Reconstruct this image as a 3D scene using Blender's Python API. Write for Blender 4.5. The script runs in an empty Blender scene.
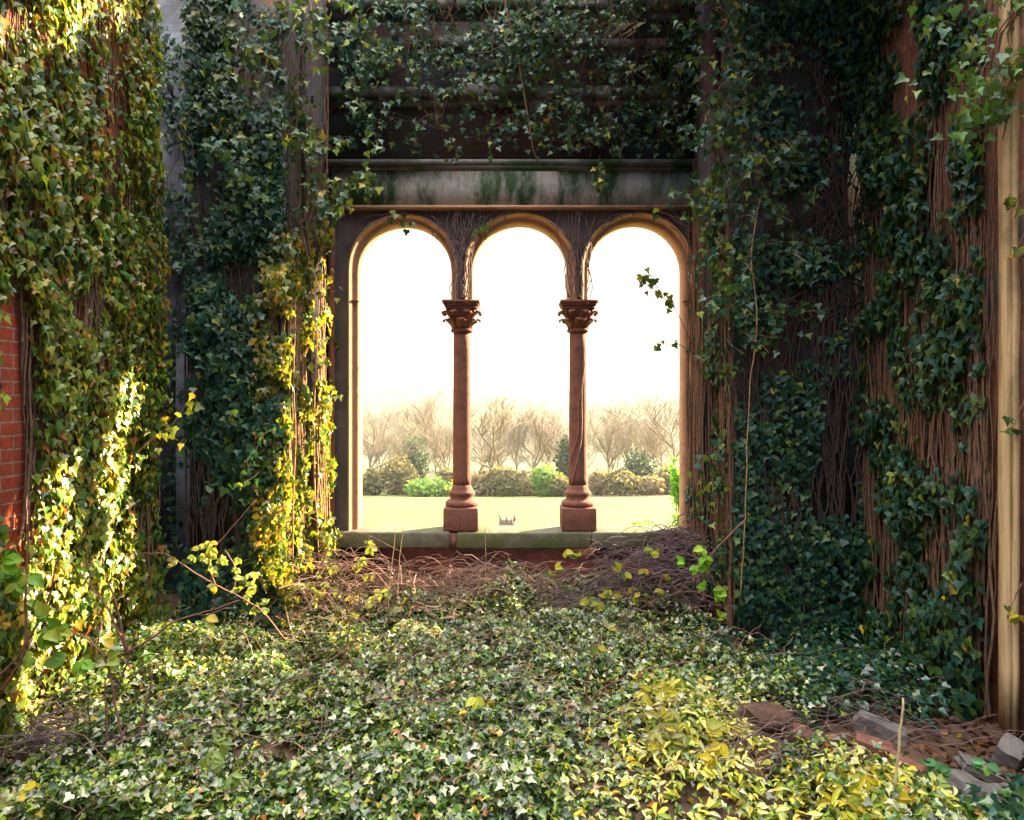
import bpy, math, random
import numpy as np
from mathutils import Vector

random.seed(11)
RNG = np.random.default_rng(11)
SC = bpy.context.scene
COL = SC.collection
F, CX, HY, EYE = 750.0, 512.0, 400.0, 2.0      # focal length in pixels, centre column, horizon row, eye height


def at(px, py, Y):
    return np.array([(px - CX) / F * Y, Y, EYE + (HY - py) / F * Y])


def proj(P):
    P = np.asarray(P)
    Y = np.maximum(P[..., 1], .05)
    return CX + F * P[..., 0] / Y, HY - F * (P[..., 2] - EYE) / Y


# ------------------------------------------------------------------ noise
def _hash(i, j, k, seed):
    n = (i * 374761393 + j * 668265263 + k * 2147483647 + seed * 1274126177) & 0xFFFFFFFF
    n = ((n ^ (n >> 13)) * 1274126177) & 0xFFFFFFFF
    return ((n ^ (n >> 16)) & 0xFFFF) / 65535.0


def noise(P, scale=1.0, seed=0):
    P = np.asarray(P, float) * scale
    b = np.floor(P).astype(np.int64)
    f = P - b
    f = f * f * (3 - 2 * f)
    r = 0
    for di in (0, 1):
        for dj in (0, 1):
            for dk in (0, 1):
                w = (f[..., 0] if di else 1 - f[..., 0]) * (f[..., 1] if dj else 1 - f[..., 1]) * (f[..., 2] if dk else 1 - f[..., 2])
                r = r + w * _hash(b[..., 0] + di, b[..., 1] + dj, b[..., 2] + dk, seed)
    return r


def fbm(P, scale=1.0, seed=0):
    return (noise(P, scale, seed) * .55 + noise(P, scale * 2.1, seed + 5) * .3 + noise(P, scale * 4.3, seed + 9) * .15)


# ------------------------------------------------------------------ mesh building
def mesh_obj(name, verts, faces, mat, parent=None, col=None, smooth=False):
    """verts (n,3); faces: an (m,k) array or a list of such arrays; one mesh object."""
    verts = np.asarray(verts, np.float32)
    if not isinstance(faces, list):
        faces = [faces]
    faces = [np.asarray(f, np.int32) for f in faces if len(f)]
    me = bpy.data.meshes.new(name)
    me.vertices.add(len(verts))
    me.vertices.foreach_set('co', verts.ravel())
    loops = np.concatenate([f.ravel() for f in faces])
    tot = np.concatenate([np.full(len(f), f.shape[1], np.int32) for f in faces])
    start = np.concatenate([[0], np.cumsum(tot)[:-1]]).astype(np.int32)
    me.loops.add(len(loops))
    me.loops.foreach_set('vertex_index', loops)
    me.polygons.add(len(tot))
    me.polygons.foreach_set('loop_start', start)
    me.polygons.foreach_set('loop_total', tot)
    if smooth:
        me.polygons.foreach_set('use_smooth', np.ones(len(tot), bool))
    me.update(calc_edges=True)
    me.validate()
    if col is not None:
        a = me.color_attributes.new('Col', 'FLOAT_COLOR', 'POINT')
        c = np.ones((len(verts), 4), np.float32)
        c[:, :3] = col
        a.data.foreach_set('color', c.ravel())
    me.materials.append(mat)
    o = bpy.data.objects.new(name, me)
    COL.objects.link(o)
    if parent is not None:
        o.parent = parent
        o.matrix_parent_inverse.identity()
        o.location = -np.array(parent.location) if parent.parent is None else (0, 0, 0)
    return o


def tag(o, label=None, cat=None, group=None, kind=None):
    if label: o['label'] = label
    if cat: o['category'] = cat
    if group: o['group'] = group
    if kind: o['kind'] = kind
    return o


def empty(name, loc=(0, 0, 0)):
    o = bpy.data.objects.new(name, None)
    COL.objects.link(o)
    o.location = loc
    o.empty_display_size = .1
    return o


class Geo:
    """collects polygons of several sizes"""
    def __init__(s): s.v, s.f, s.n = [], {}, 0

    def add(s, v, faces):
        v = np.asarray(v, float)
        for fc in faces:
            s.f.setdefault(len(fc), []).append([i + s.n for i in fc])
        s.v.append(v); s.n += len(v)

    def arr(s, v, fa):
        fa = np.asarray(fa)
        s.f.setdefault(fa.shape[1], []).extend((fa + s.n).tolist())
        s.v.append(np.asarray(v, float)); s.n += len(v)

    def box(s, x0, x1, y0, y1, z0, z1, jit=0.0):
        v = np.array([(x, y, z) for z in (z0, z1) for y in (y0, y1) for x in (x0, x1)], float)
        if jit: v += RNG.uniform(-jit, jit, v.shape)
        s.add(v, [(0, 2, 3, 1), (4, 5, 7, 6), (0, 1, 5, 4), (2, 6, 7, 3), (0, 4, 6, 2), (1, 3, 7, 5)])

    def tube(s, pts, r, sides=4, cap=True):
        pts = np.asarray(pts, float)
        m = len(pts)
        r = np.broadcast_to(np.asarray(r, float), (m,))
        t = np.gradient(pts, axis=0)
        t /= np.linalg.norm(t, axis=1, keepdims=True) + 1e-9
        up = np.where(np.abs(t[:, 2:3]) > .9, np.array([[0, 1., 0]]), np.array([[0, 0, 1.]]))
        a = np.cross(t, up); a /= np.linalg.norm(a, axis=1, keepdims=True) + 1e-9
        b = np.cross(t, a)
        ang = np.arange(sides) * 2 * math.pi / sides
        v = (pts[:, None] + r[:, None, None] * (np.cos(ang)[None, :, None] * a[:, None] + np.sin(ang)[None, :, None] * b[:, None])).reshape(-1, 3)
        i = np.arange(m - 1)[:, None] * sides
        k = np.arange(sides)[None, :]; k2 = (k + 1) % sides
        q = np.stack([i + k, i + k2, i + sides + k2, i + sides + k], -1).reshape(-1, 4)
        s.f.setdefault(4, []).append((q + s.n))
        s.v.append(v)
        if cap and sides >= 4:
            s.f.setdefault(sides, []).append(np.array([list(range(sides))[::-1], [(m - 1) * sides + j for j in range(sides)]]) + s.n)
        s.n += len(v)

    def lathe(s, prof, c, sides=24, mod=None):
        prof = np.asarray(prof, float)
        ang = np.arange(sides) * 2 * math.pi / sides
        R = prof[:, 0][:, None] * np.ones(sides)
        Z = prof[:, 1][:, None] * np.ones(sides)
        if mod is not None: R = mod(R, Z, ang[None, :])
        v = np.stack([c[0] + R * np.cos(ang), c[1] + R * np.sin(ang), c[2] + Z], -1).reshape(-1, 3)
        m = len(prof)
        i = np.arange(m - 1)[:, None] * sides
        k = np.arange(sides)[None, :]; k2 = (k + 1) % sides
        q = np.stack([i + k, i + k2, i + sides + k2, i + sides + k], -1).reshape(-1, 4)
        s.arr(v, q)
        s.f.setdefault(sides, []).append([j + s.n - len(v) for j in range(sides)][::-1])
        s.f.setdefault(sides, []).append([(m - 1) * sides + j + s.n - len(v) for j in range(sides)])

    def build(s, name, mat, parent=None, col=None, smooth=False):
        fs = []
        for k, l in s.f.items():
            fs.append(np.concatenate([np.atleast_2d(np.asarray(x, np.int32)) for x in l]))
        return mesh_obj(name, np.concatenate(s.v), fs, mat, parent, col, smooth)


IVY_T = np.array([(0, 0, 0), (.30, -.10, .08), (.54, .26, .13), (.25, .44, .06), (0, 1, -.14), (-.25, .44, .06), (-.54, .26, .13), (-.30, -.10, .08), (0, .38, 0)], float)
OVAL_T = np.array([(0, 0, 0), (.22, .10, .05), (.36, .42, .10), (.22, .78, .05), (0, 1, -.12), (-.22, .78, .05), (-.36, .42, .10), (-.22, .10, .05), (0, .45, 0)], float)
LANCE_T = OVAL_T * np.array([.5, 1, 1])
LEAF_F = np.array([(0, 1, 8), (1, 2, 8), (2, 3, 8), (3, 4, 8), (4, 5, 8), (5, 6, 8), (6, 7, 8), (7, 0, 8)])


class Leaves:
    def __init__(s, T=IVY_T): s.T, s.p, s.t, s.n, s.s, s.c = T, [], [], [], [], []

    def add(s, P, t, n, size, col):
        P = np.atleast_2d(P); m = len(P)
        s.p.append(P)
        s.t.append(np.broadcast_to(np.atleast_2d(t), (m, 3)))
        s.n.append(np.broadcast_to(np.atleast_2d(n), (m, 3)))
        s.s.append(np.broadcast_to(np.asarray(size, float), (m,)))
        s.c.append(np.broadcast_to(np.atleast_2d(col), (m, 3)))

    def count(s): return sum(len(p) for p in s.p)

    def build(s, name, mat, parent=None):
        P, t, n, z, c = (np.concatenate(a) for a in (s.p, s.t, s.n, s.s, s.c))
        t = t / (np.linalg.norm(t, axis=1, keepdims=True) + 1e-9)
        n = n - t * (n * t).sum(1, keepdims=True)
        n = n / (np.linalg.norm(n, axis=1, keepdims=True) + 1e-9)
        b = np.cross(t, n)
        T = s.T
        m = len(P)
        wid = RNG.uniform(.8, 1.15, (m, 1))
        curl = RNG.uniform(.3, 2.2, (m, 1))
        v = P[:, None] + z[:, None, None] * ((T[None, :, 0] * wid)[..., None] * b[:, None] + T[None, :, 1, None] * t[:, None] + (T[None, :, 2] * curl)[..., None] * n[:, None])
        f = (np.arange(m)[:, None, None] * 9 + LEAF_F[None]).reshape(-1, 3)
        return mesh_obj(name, v.reshape(-1, 3), f, mat, parent, np.repeat(c, 9, 0))


# ------------------------------------------------------------------ materials
def nodes(name):
    m = bpy.data.materials.new(name); m.use_nodes = True
    nt = m.node_tree
    for n in list(nt.nodes): nt.nodes.remove(n)
    out = nt.nodes.new('ShaderNodeOutputMaterial')
    return m, nt, out


def N(nt, t, **kw):
    n = nt.nodes.new(t)
    for k, v in kw.items():
        if k.startswith('i_'):
            key = k[2:]
            n.inputs[int(key) if key.isdigit() else key].default_value = v
        else: setattr(n, k, v)
    return n


def c4(c): return (c[0], c[1], c[2], 1)


def ramp(nt, fac, stops):
    r = N(nt, 'ShaderNodeValToRGB')
    e = r.color_ramp.elements
    while len(e) < len(stops): e.new(.5)
    for k, (p, c) in enumerate(stops):
        e[k].position = p; e[k].color = c4(c)
    nt.links.new(fac, r.inputs[0])
    return r.outputs[0]


def mix(nt, fac, a, b, mode='MIX'):
    n = N(nt, 'ShaderNodeMix', data_type='RGBA', blend_type=mode)
    for sock, v in ((n.inputs[0], fac), (n.inputs[6], a), (n.inputs[7], b)):
        if isinstance(v, (float, int)): sock.default_value = v
        elif isinstance(v, tuple): sock.default_value = c4(v)
        else: nt.links.new(v, sock)
    return n.outputs[2]


def noise_fac(nt, scale, detail=4, rough=.6, lo=.35, hi=.65, vec=None):
    t = N(nt, 'ShaderNodeTexNoise', i_Scale=scale, i_Detail=detail, i_Roughness=rough)
    if vec is None:
        g = N(nt, 'ShaderNodeNewGeometry'); vec = g.outputs['Position']
    nt.links.new(vec, t.inputs['Vector'])
    mr = N(nt, 'ShaderNodeMapRange')
    mr.inputs['From Min'].default_value = lo; mr.inputs['From Max'].default_value = hi
    nt.links.new(t.outputs['Fac'], mr.inputs['Value'])
    return mr.outputs[0]


def principled(nt, out, col, rough=.8, spec=.3, bump=None, bstr=.3, bdist=.01):
    p = N(nt, 'ShaderNodeBsdfPrincipled')
    if isinstance(col, tuple): p.inputs['Base Color'].default_value = c4(col)
    else: nt.links.new(col, p.inputs['Base Color'])
    p.inputs['Roughness'].default_value = rough
    p.inputs['Specular IOR Level'].default_value = spec
    if bump is not None:
        b = N(nt, 'ShaderNodeBump'); b.inputs['Strength'].default_value = bstr; b.inputs['Distance'].default_value = bdist
        nt.links.new(bump, b.inputs['Height']); nt.links.new(b.outputs[0], p.inputs['Normal'])
    nt.links.new(p.outputs[0], out.inputs[0])
    return p


def leaf_mat(name, rough=.27, trans=.3, spec=.75):
    m, nt, out = nodes(name)
    a = N(nt, 'ShaderNodeVertexColor', layer_name='Col')
    nf = noise_fac(nt, 60, 2, .5, .3, .75)
    col = mix(nt, nf, a.outputs[0], mix(nt, .25, a.outputs[0], (.02, .03, .01), 'MIX'))
    p = N(nt, 'ShaderNodeBsdfPrincipled', i_Roughness=rough)
    p.inputs['Specular IOR Level'].default_value = spec
    nt.links.new(col, p.inputs['Base Color'])
    tr = N(nt, 'ShaderNodeBsdfTranslucent')
    tc = mix(nt, 1.0, col, (1.5, 1.35, .55), 'MULTIPLY')
    nt.links.new(tc, tr.inputs[0])
    ms = N(nt, 'ShaderNodeMixShader', i_0=trans)
    nt.links.new(p.outputs[0], ms.inputs[1]); nt.links.new(tr.outputs[0], ms.inputs[2])
    nt.links.new(ms.outputs[0], out.inputs[0])
    return m


def stem_mat(name, a, b):
    m, nt, out = nodes(name)
    f = noise_fac(nt, 25, 4, .7)
    principled(nt, out, mix(nt, f, a, b), .85, .2, f, .5, .004)
    return m


def brick_mat(name, c1, c2, mortar, grey=(.16, .16, .17), grey_lo=.5, grey_hi=.7, grime=(.02, .018, .02), grime_amt=.5, moss=(.05, .09, .03), moss_amt=.0):
    m, nt, out = nodes(name)
    g = N(nt, 'ShaderNodeNewGeometry')
    sx = N(nt, 'ShaderNodeSeparateXYZ'); nt.links.new(g.outputs['Position'], sx.inputs[0])
    ad = N(nt, 'ShaderNodeMath', operation='ADD'); nt.links.new(sx.outputs[0], ad.inputs[0]); nt.links.new(sx.outputs[1], ad.inputs[1])
    cb = N(nt, 'ShaderNodeCombineXYZ'); nt.links.new(ad.outputs[0], cb.inputs[0]); nt.links.new(sx.outputs[2], cb.inputs[1])
    b = N(nt, 'ShaderNodeTexBrick')
    b.inputs['Scale'].default_value = 1; b.inputs['Brick Width'].default_value = .225; b.inputs['Row Height'].default_value = .078
    b.inputs['Mortar Size'].default_value = .006; b.inputs['Mortar Smooth'].default_value = .25; b.inputs['Bias'].default_value = -.1
    b.inputs['Color1'].default_value = c4(c1); b.inputs['Color2'].default_value = c4(c2); b.inputs['Mortar'].default_value = c4(mortar)
    nt.links.new(cb.outputs[0], b.inputs['Vector'])
    col = mix(nt, noise_fac(nt, 30, 4, .7, .4, .75), b.outputs[0], (c1[0] * .5, c1[1] * .5, c1[2] * .5))
    col = mix(nt, noise_fac(nt, 1.1, 5, .6, grey_lo, grey_hi), col, grey)
    gf = noise_fac(nt, 2.3, 6, .65, .38, .66)
    mg = N(nt, 'ShaderNodeMath', operation='MULTIPLY', i_1=grime_amt); nt.links.new(gf, mg.inputs[0])
    col = mix(nt, mg.outputs[0], col, grime)
    if moss_amt:
        mf = noise_fac(nt, 1.7, 6, .7, .45, .7)
        mm = N(nt, 'ShaderNodeMath', operation='MULTIPLY', i_1=moss_amt); nt.links.new(mf, mm.inputs[0])
        col = mix(nt, mm.outputs[0], col, moss)
    inv = N(nt, 'ShaderNodeMath', operation='SUBTRACT', i_0=1.0); nt.links.new(b.outputs['Fac'], inv.inputs[1])
    principled(nt, out, col, .9, .15, inv.outputs[0], .8, .012)
    return m


def stone_mat(name, base, dark, moss=None, moss_lo=.5, moss_hi=.65, scale=6.0, rough=.85, vstreak=False):
    m, nt, out = nodes(name)
    f = noise_fac(nt, scale, 6, .7, .3, .72)
    col = mix(nt, f, base, dark)
    if moss:
        vec = None
        if vstreak:
            g = N(nt, 'ShaderNodeNewGeometry'); mp = N(nt, 'ShaderNodeMapping'); mp.inputs['Scale'].default_value = (1, 1, .35)
            nt.links.new(g.outputs['Position'], mp.inputs[0]); vec = mp.outputs[0]
        col = mix(nt, noise_fac(nt, scale * .55, 5, .65, moss_lo, moss_hi, vec), col, moss)
    h = noise_fac(nt, 40, 5, .7)
    principled(nt, out, col, rough, .2, h, .6, .006)
    return m


M = {}
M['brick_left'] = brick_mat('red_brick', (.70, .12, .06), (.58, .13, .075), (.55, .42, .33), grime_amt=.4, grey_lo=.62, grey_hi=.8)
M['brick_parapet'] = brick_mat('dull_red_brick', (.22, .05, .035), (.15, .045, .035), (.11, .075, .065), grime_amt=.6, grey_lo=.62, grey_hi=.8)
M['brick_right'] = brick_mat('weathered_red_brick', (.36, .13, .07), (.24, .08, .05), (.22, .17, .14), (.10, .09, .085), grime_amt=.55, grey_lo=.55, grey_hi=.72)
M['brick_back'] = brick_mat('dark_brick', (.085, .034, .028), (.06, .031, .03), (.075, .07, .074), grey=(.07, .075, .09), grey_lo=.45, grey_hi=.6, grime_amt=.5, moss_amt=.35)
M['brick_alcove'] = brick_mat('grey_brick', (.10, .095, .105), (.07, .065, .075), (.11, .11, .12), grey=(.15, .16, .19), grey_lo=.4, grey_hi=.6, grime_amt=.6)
M['sandstone'] = stone_mat('red_sandstone', (.26, .105, .07), (.12, .055, .045), (.10, .09, .06), .62, .75, 9)
M['archstone'] = stone_mat('glow_archstone', (.52, .29, .17), (.36, .19, .11), (.09, .07, .06), .6, .72, 7)  # orange glow round the openings is put into the stone colour
M['spandrel'] = stone_mat('dark_rendered_stone', (.13, .10, .095), (.06, .05, .05), (.06, .07, .05), .5, .7, 5)
M['lintel'] = stone_mat('mossy_pale_stone', (.56, .53, .47), (.30, .29, .27), (.045, .085, .035), .46, .58, 4.2, vstreak=True)
M['course'] = stone_mat('weathered_course_stone', (.21, .19, .18), (.07, .07, .075), (.05, .085, .035), .48, .6, 5)
M['sill'] = stone_mat('lichened_sill_stone', (.19, .17, .12), (.09, .08, .06), (.10, .11, .04), .45, .6, 7)
M['rubble'] = stone_mat('rubble_stone', (.20, .175, .155), (.09, .08, .08), (.07, .09, .04), .58, .7, 9)
M['brickbat'] = stone_mat('broken_brick', (.24, .09, .06), (.12, .06, .05), (.08, .08, .05), .6, .75, 12)
M['mossstone'] = stone_mat('yellow_moss_stone', (.40, .30, .10), (.26, .19, .08), (.14, .15, .05), .5, .65, 14)
M['leaf'] = leaf_mat('ivy_leaf', .4, .3, .38)
M['leaf_ground'] = leaf_mat('waxy_ground_ivy_leaf', .27, .3, .75)
M['leaf_thin'] = leaf_mat('sunlit_ivy_leaf', .3, .5, .6)
M['leaf_soft'] = leaf_mat('bramble_leaf', .5, .4, .4)
M['stem'] = stem_mat('ivy_bark', (.20, .11, .065), (.09, .055, .04))
M['stem_shaded'] = stem_mat('shaded_ivy_bark', (.085, .052, .042), (.04, .03, .028))  # ivy bark darkened to imitate deep shade on the back walls
M['stem_pale'] = stem_mat('pale_ivy_bark', (.42, .26, .14), (.20, .11, .06))
M['cane'] = stem_mat('bramble_cane', (.24, .10, .07), (.12, .06, .05))
M['cane_pale'] = stem_mat('dry_stalk', (.50, .40, .22), (.34, .24, .13))
M['twig'] = stem_mat('dead_twig', (.34, .20, .14), (.17, .10, .085))
M['twig_dark'] = stem_mat('dark_twig', (.20, .13, .12), (.10, .07, .075))
M['bark'] = stem_mat('tree_bark', (.34, .27, .19), (.21, .165, .12))


def wood_mat():
    m, nt, out = nodes('weathered_timber')
    g = N(nt, 'ShaderNodeNewGeometry'); mp = N(nt, 'ShaderNodeMapping'); mp.inputs['Scale'].default_value = (26, 26, 1.4)
    nt.links.new(g.outputs['Position'], mp.inputs[0])
    f = noise_fac(nt, 1.0, 6, .7, .3, .7, mp.outputs[0])
    col = ramp(nt, f, [(0, (.24, .14, .065)), (.45, (.54, .37, .19)), (1, (.66, .49, .27))])
    col = mix(nt, noise_fac(nt, 3, 4, .6, .5, .75), col, (.20, .16, .07))
    principled(nt, out, col, .8, .25, f, .5, .01)
    return m


M['wood'] = wood_mat()


def ground_mat(name, stops, scale, rough=.95):
    m, nt, out = nodes(name)
    f = noise_fac(nt, scale, 8, .7, .25, .75)
    principled(nt, out, ramp(nt, f, stops), rough, .1, f, .6, .03)
    return m


M['soil'] = ground_mat('leaf_mould_soil', [(0, (.035, .022, .018)), (.5, (.085, .05, .035)), (1, (.16, .09, .06))], 7)
M['grass'] = ground_mat('field_grass', [(0, (.075, .11, .035)), (.5, (.115, .14, .05)), (1, (.15, .155, .065))], .35)
M['track'] = ground_mat('bare_track', [(0, (.15, .10, .075)), (1, (.2, .14, .10))], .6)
M['hill'] = ground_mat('hill_fields', [(0, (.035, .035, .03)), (.40, (.06, .055, .04)), (.52, (.10, .105, .06)), (1, (.13, .12, .075))], .02)
M['stump'] = stem_mat('pale_stump', (.24, .19, .15), (.13, .10, .08))

# ------------------------------------------------------------------ dimensions of the place
XL, XR = -2.90, 3.02          # faces of the side walls
YP, YW, YT = 6.40, 7.50, 7.80  # pier fronts, window-wall front, window-wall back
PL0, PL1 = -2.75, -1.95       # left pier
PR0 = 1.92                    # right pier inner edge
ZTOP = 6.08
ZS = EYE - 1.31               # top of the sill
ARCH = [(-1.085, .465), (.085, .475), (1.255, .475)]
ZSPRING, ZCAP = EYE + 1.31, EYE + 1.0


def ground_z(x, y):
    x, y = np.asarray(x, float), np.asarray(y, float)
    P = np.stack([x, y, 0 * x], -1)
    z = (fbm(P, .9, 3) - .5) * .30 + (fbm(P, 3, 7) - .5) * .10
    z = z + .10 * np.clip((y - 6.2), 0, 1.2) + .14 * np.exp(-((x + .2) ** 2 / .8 + (y - 5.2) ** 2 / .5))
    z = z + .10 * np.exp(-((x + 2.5) ** 2 / .3 + (y - 5.2) ** 2 / 1.5))
    return z - .03


# ------------------------------------------------------------------ setting
def structure(o, label, cat):
    return tag(o, label, cat, None, 'structure')


xs = np.linspace(-4.6, 3.4, 81); ys = np.linspace(1.0, 7.9, 71)
X, Yg = np.meshgrid(xs, ys)
V = np.stack([X, Yg, ground_z(X, Yg)], -1).reshape(-1, 3)
ii = (np.arange(70)[:, None] * 81 + np.arange(80)[None]).ravel()
Fq = np.stack([ii, ii + 1, ii + 82, ii + 81], -1)
structure(mesh_obj('floor', V, Fq, M['soil'], smooth=True), 'dark bare soil floor of the roofless ruined room', 'floor')


def ragged_wall(name, x0, x1, y0, y1, z0, ztops, axis, mat, extra=None):
    """a wall slab whose broken top follows ztops along its length"""
    g = Geo()
    n = len(ztops)
    for k in range(n - 1):
        a0, a1 = k / (n - 1), (k + 1) / (n - 1)
        za, zb = ztops[k], ztops[k + 1]
        if axis == 'y':
            ya, yb = y0 + (y1 - y0) * a0, y0 + (y1 - y0) * a1
            v = [(x0, ya, z0), (x1, ya, z0), (x0, yb, z0), (x1, yb, z0), (x0, ya, za), (x1, ya, za), (x0, yb, zb), (x1, yb, zb)]
        else:
            xa, xb = x0 + (x1 - x0) * a0, x0 + (x1 - x0) * a1
            v = [(xa, y0, z0), (xb, y0, z0), (xa, y1, z0), (xb, y1, z0), (xa, y0, za), (xb, y0, zb), (xa, y1, za), (xb, y1, zb)]
        g.add(v, [(0, 2, 3, 1), (4, 5, 7, 6), (0, 1, 5, 4), (2, 6, 7, 3), (0, 4, 6, 2), (1, 3, 7, 5)])
    return g.build(name, mat)


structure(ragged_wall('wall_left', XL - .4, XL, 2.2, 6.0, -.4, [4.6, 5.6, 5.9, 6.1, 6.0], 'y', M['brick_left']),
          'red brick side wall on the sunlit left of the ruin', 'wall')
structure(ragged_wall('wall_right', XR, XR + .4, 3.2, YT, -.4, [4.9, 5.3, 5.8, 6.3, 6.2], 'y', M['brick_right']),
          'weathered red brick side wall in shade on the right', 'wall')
g = Geo()
g.box(PL0, PL1, YP, YT, -.4, ZTOP)
g.box(PL1, PL1 + .11, YP + .5, YT, -.4, ZTOP)
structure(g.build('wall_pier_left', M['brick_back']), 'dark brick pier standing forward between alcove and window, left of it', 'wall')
g = Geo()
g.box(PR0, XR, YP, YT, -.4, ZTOP)
g.box(PR0 - .10, PR0, YP + .5, YT, -.4, ZTOP)
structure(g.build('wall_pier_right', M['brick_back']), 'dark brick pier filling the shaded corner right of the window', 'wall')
g = Geo()
g.box(-4.4, PL0, 7.35, YT, -.4, ZTOP)
g.box(-4.4, -4.1, 6.0, 7.35, -.4, ZTOP)
g.box(-3.25, -3.02, 7.25, 7.35, -.4, EYE + .55)
structure(g.build('wall_alcove', M['brick_alcove']), 'grey blocked alcove wall between the left wall and the pier', 'wall')

g = Geo()
g.box(.95, XR + .4, 4.6, 7.45, 6.35, 6.6, .03)  # unseen slab, added to keep sky light off the right back corner
structure(g.build('shade_slab', M['brick_back']), 'unseen slab added over the right back corner to shade it', 'shade_slab')
# window wall: parapet below the sill, solid above the arches, spandrels cut to the arches
WX0, WX1 = PL1 + .11, PR0 - .10
g = Geo()
g.box(WX0, WX1, YW + .02, YT, -.4, ZS - .16)
structure(g.build('wall_parapet', M['brick_parapet']), 'low red brick wall under the window sill', 'wall')
g = Geo()
g.box(WX0, WX1, YW, YT, EYE + 1.9, ZTOP)
structure(g.build('wall_back', M['brick_back']), 'dark brick wall above the three arches', 'wall')


def arcade():
    """front, back and reveal of the arch band, z from capital tops up to the lintel"""
    g = Geo(); ring = Geo()
    z_top = EYE + 1.9
    edges = [WX0] + [v for c, r in ARCH for v in (c - r, c + r)] + [WX1]
    SEG = 24
    RO = .088                                                # width of the moulded ring
    for (c, r) in ARCH:
        # curve of opening: springs straight from ZCAP to ZSPRING and round above
        zl = ZS if c < -.5 else ZCAP
        zr_ = ZS if c > 1 else ZCAP
        def curve(rr):
            pts = [(c - rr, zl), (c - rr, (zl + ZSPRING) / 2)]
            pts += [(c - rr * math.cos(a), ZSPRING + rr * math.sin(a)) for a in np.linspace(0, math.pi, SEG + 1)]
            pts += [(c + rr, (zr_ + ZSPRING) / 2), (c + rr, zr_)]
            return pts
        wide = r + RO
        o, i = curve(wide), curve(r)
        n = len(o)
        # outer spandrel fill is built from the ring outwards to the half way lines
        xl, xr = c - .585, c + .585
        if c < 0 and c < -.5: xl = WX0
        if c > 1: xr = WX1
        for k in range(n - 1):
            (xa, za), (xb, zb) = o[k], o[k + 1]
            if k < 2 or k > n - 4 or xa == xb:
                pass
            for (yy, flip) in ((YW, 0), (YT, 1)):
                q = [(xa, yy, za), (xb, yy, zb), (xb, yy, z_top), (xa, yy, z_top)]
                if abs(xa - xb) > 1e-4:
                    g.add(q, [(0, 1, 2, 3) if not flip else (3, 2, 1, 0)])
        for (x0, x1) in ((xl, c - wide), (c + wide, xr)):
            for yy in (YW, YT):
                zb = ZS if x0 in (WX0,) or x1 in (WX1,) else ZCAP
                g.add([(x0, yy, zb), (x1, yy, zb), (x1, yy, z_top), (x0, yy, z_top)], [(0, 1, 2, 3)])
        for sgn, x0 in ((-1, xl), (1, xr)):
            g.add([(x0, YW, ZCAP), (x0, YT, ZCAP), (c + sgn * r, YT, ZCAP), (c + sgn * r, YW, ZCAP)], [(0, 1, 2, 3)])
        # moulded ring: steps from the wall face into the reveal
        prof = [(RO, .0), (RO, -.025), (RO * .86, -.03), (RO * .78, -.005), (RO * .42, .07), (RO * .36, .06), (0, .16), (0, .26), (RO * .5, .28), (RO, .30)]
        curves = [np.array([(x, YW + d, z) for x, z in curve(r + w)]) for w, d in prof]
        Vv = np.concatenate(curves)
        fa = []
        for a in range(len(prof) - 1):
            for k in range(n - 1):
                fa.append((a * n + k, a * n + k + 1, (a + 1) * n + k + 1, (a + 1) * n + k))
        ring.arr(Vv, fa)
    return g, ring


ga, gr = arcade()
structure(ga.build('wall_arcade', M['spandrel']), 'dark spandrel stone between and around the three arches', 'wall')
structure(gr.build('trim_1', M['archstone'], smooth=False), 'moulded stone rings and jambs round the arch openings, orange glow put into their colour', 'arch moulding')

# lintel, courses, sill, jambs
ln = empty('stone_lintel', (0, YW - .05, EYE + 1.9))
tag(ln, 'long pale mossy stone lintel over the three arches', 'lintel')
g = Geo(); g.box(WX0 + .05, WX1 - .02, YW - .06, YW + .1, EYE + 1.925, EYE + 2.27); g.build('panel', M['lintel'], ln)
g = Geo(); g.box(WX0 + .03, WX1, YW - .10, YW + .1, EYE + 2.27, EYE + 2.31); g.box(WX0 + .01, WX1 + .02, YW - .15, YW + .1, EYE + 2.31, EYE + 2.36); g.build('cornice', M['course'], ln)
g = Geo(); g.box(WX0 + .03, WX1, YW - .09, YW + .1, EYE + 1.895, EYE + 1.925); g.build('lower_moulding', M['archstone'], ln)
for k, (z0, z1, d, lab) in enumerate([(2.92, 3.11, .13, 'lower weathered stone string course above the mossy lintel'), (3.42, 3.60, .11, 'middle greenish stone string course high above the lintel'), (3.78, 3.98, .16, 'topmost stone string course along the top of the picture')]):
    g = Geo()
    nb = 8
    cuts = np.linspace(WX0 + .02, WX1 - .02, nb + 1) + np.concatenate([[0], RNG.uniform(-.12, .12, nb - 1), [0]])
    for a in range(nb):
        dd = d * RNG.uniform(.75, 1.0)
        zt = EYE + z1 - abs(RNG.normal(0, .02))
        zm = EYE + z0 + (z1 - z0) * .38
        g.box(cuts[a] + .004, cuts[a + 1] - .004, YW - dd, YW + .02, zm, zt, .008)
        g.box(cuts[a] + .004, cuts[a + 1] - .004, YW - dd * .55, YW + .02, EYE + z0, zm + .004, .006)
    structure(g.build('trim_%d' % (k + 2), M['course']), lab, 'string course')

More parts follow.
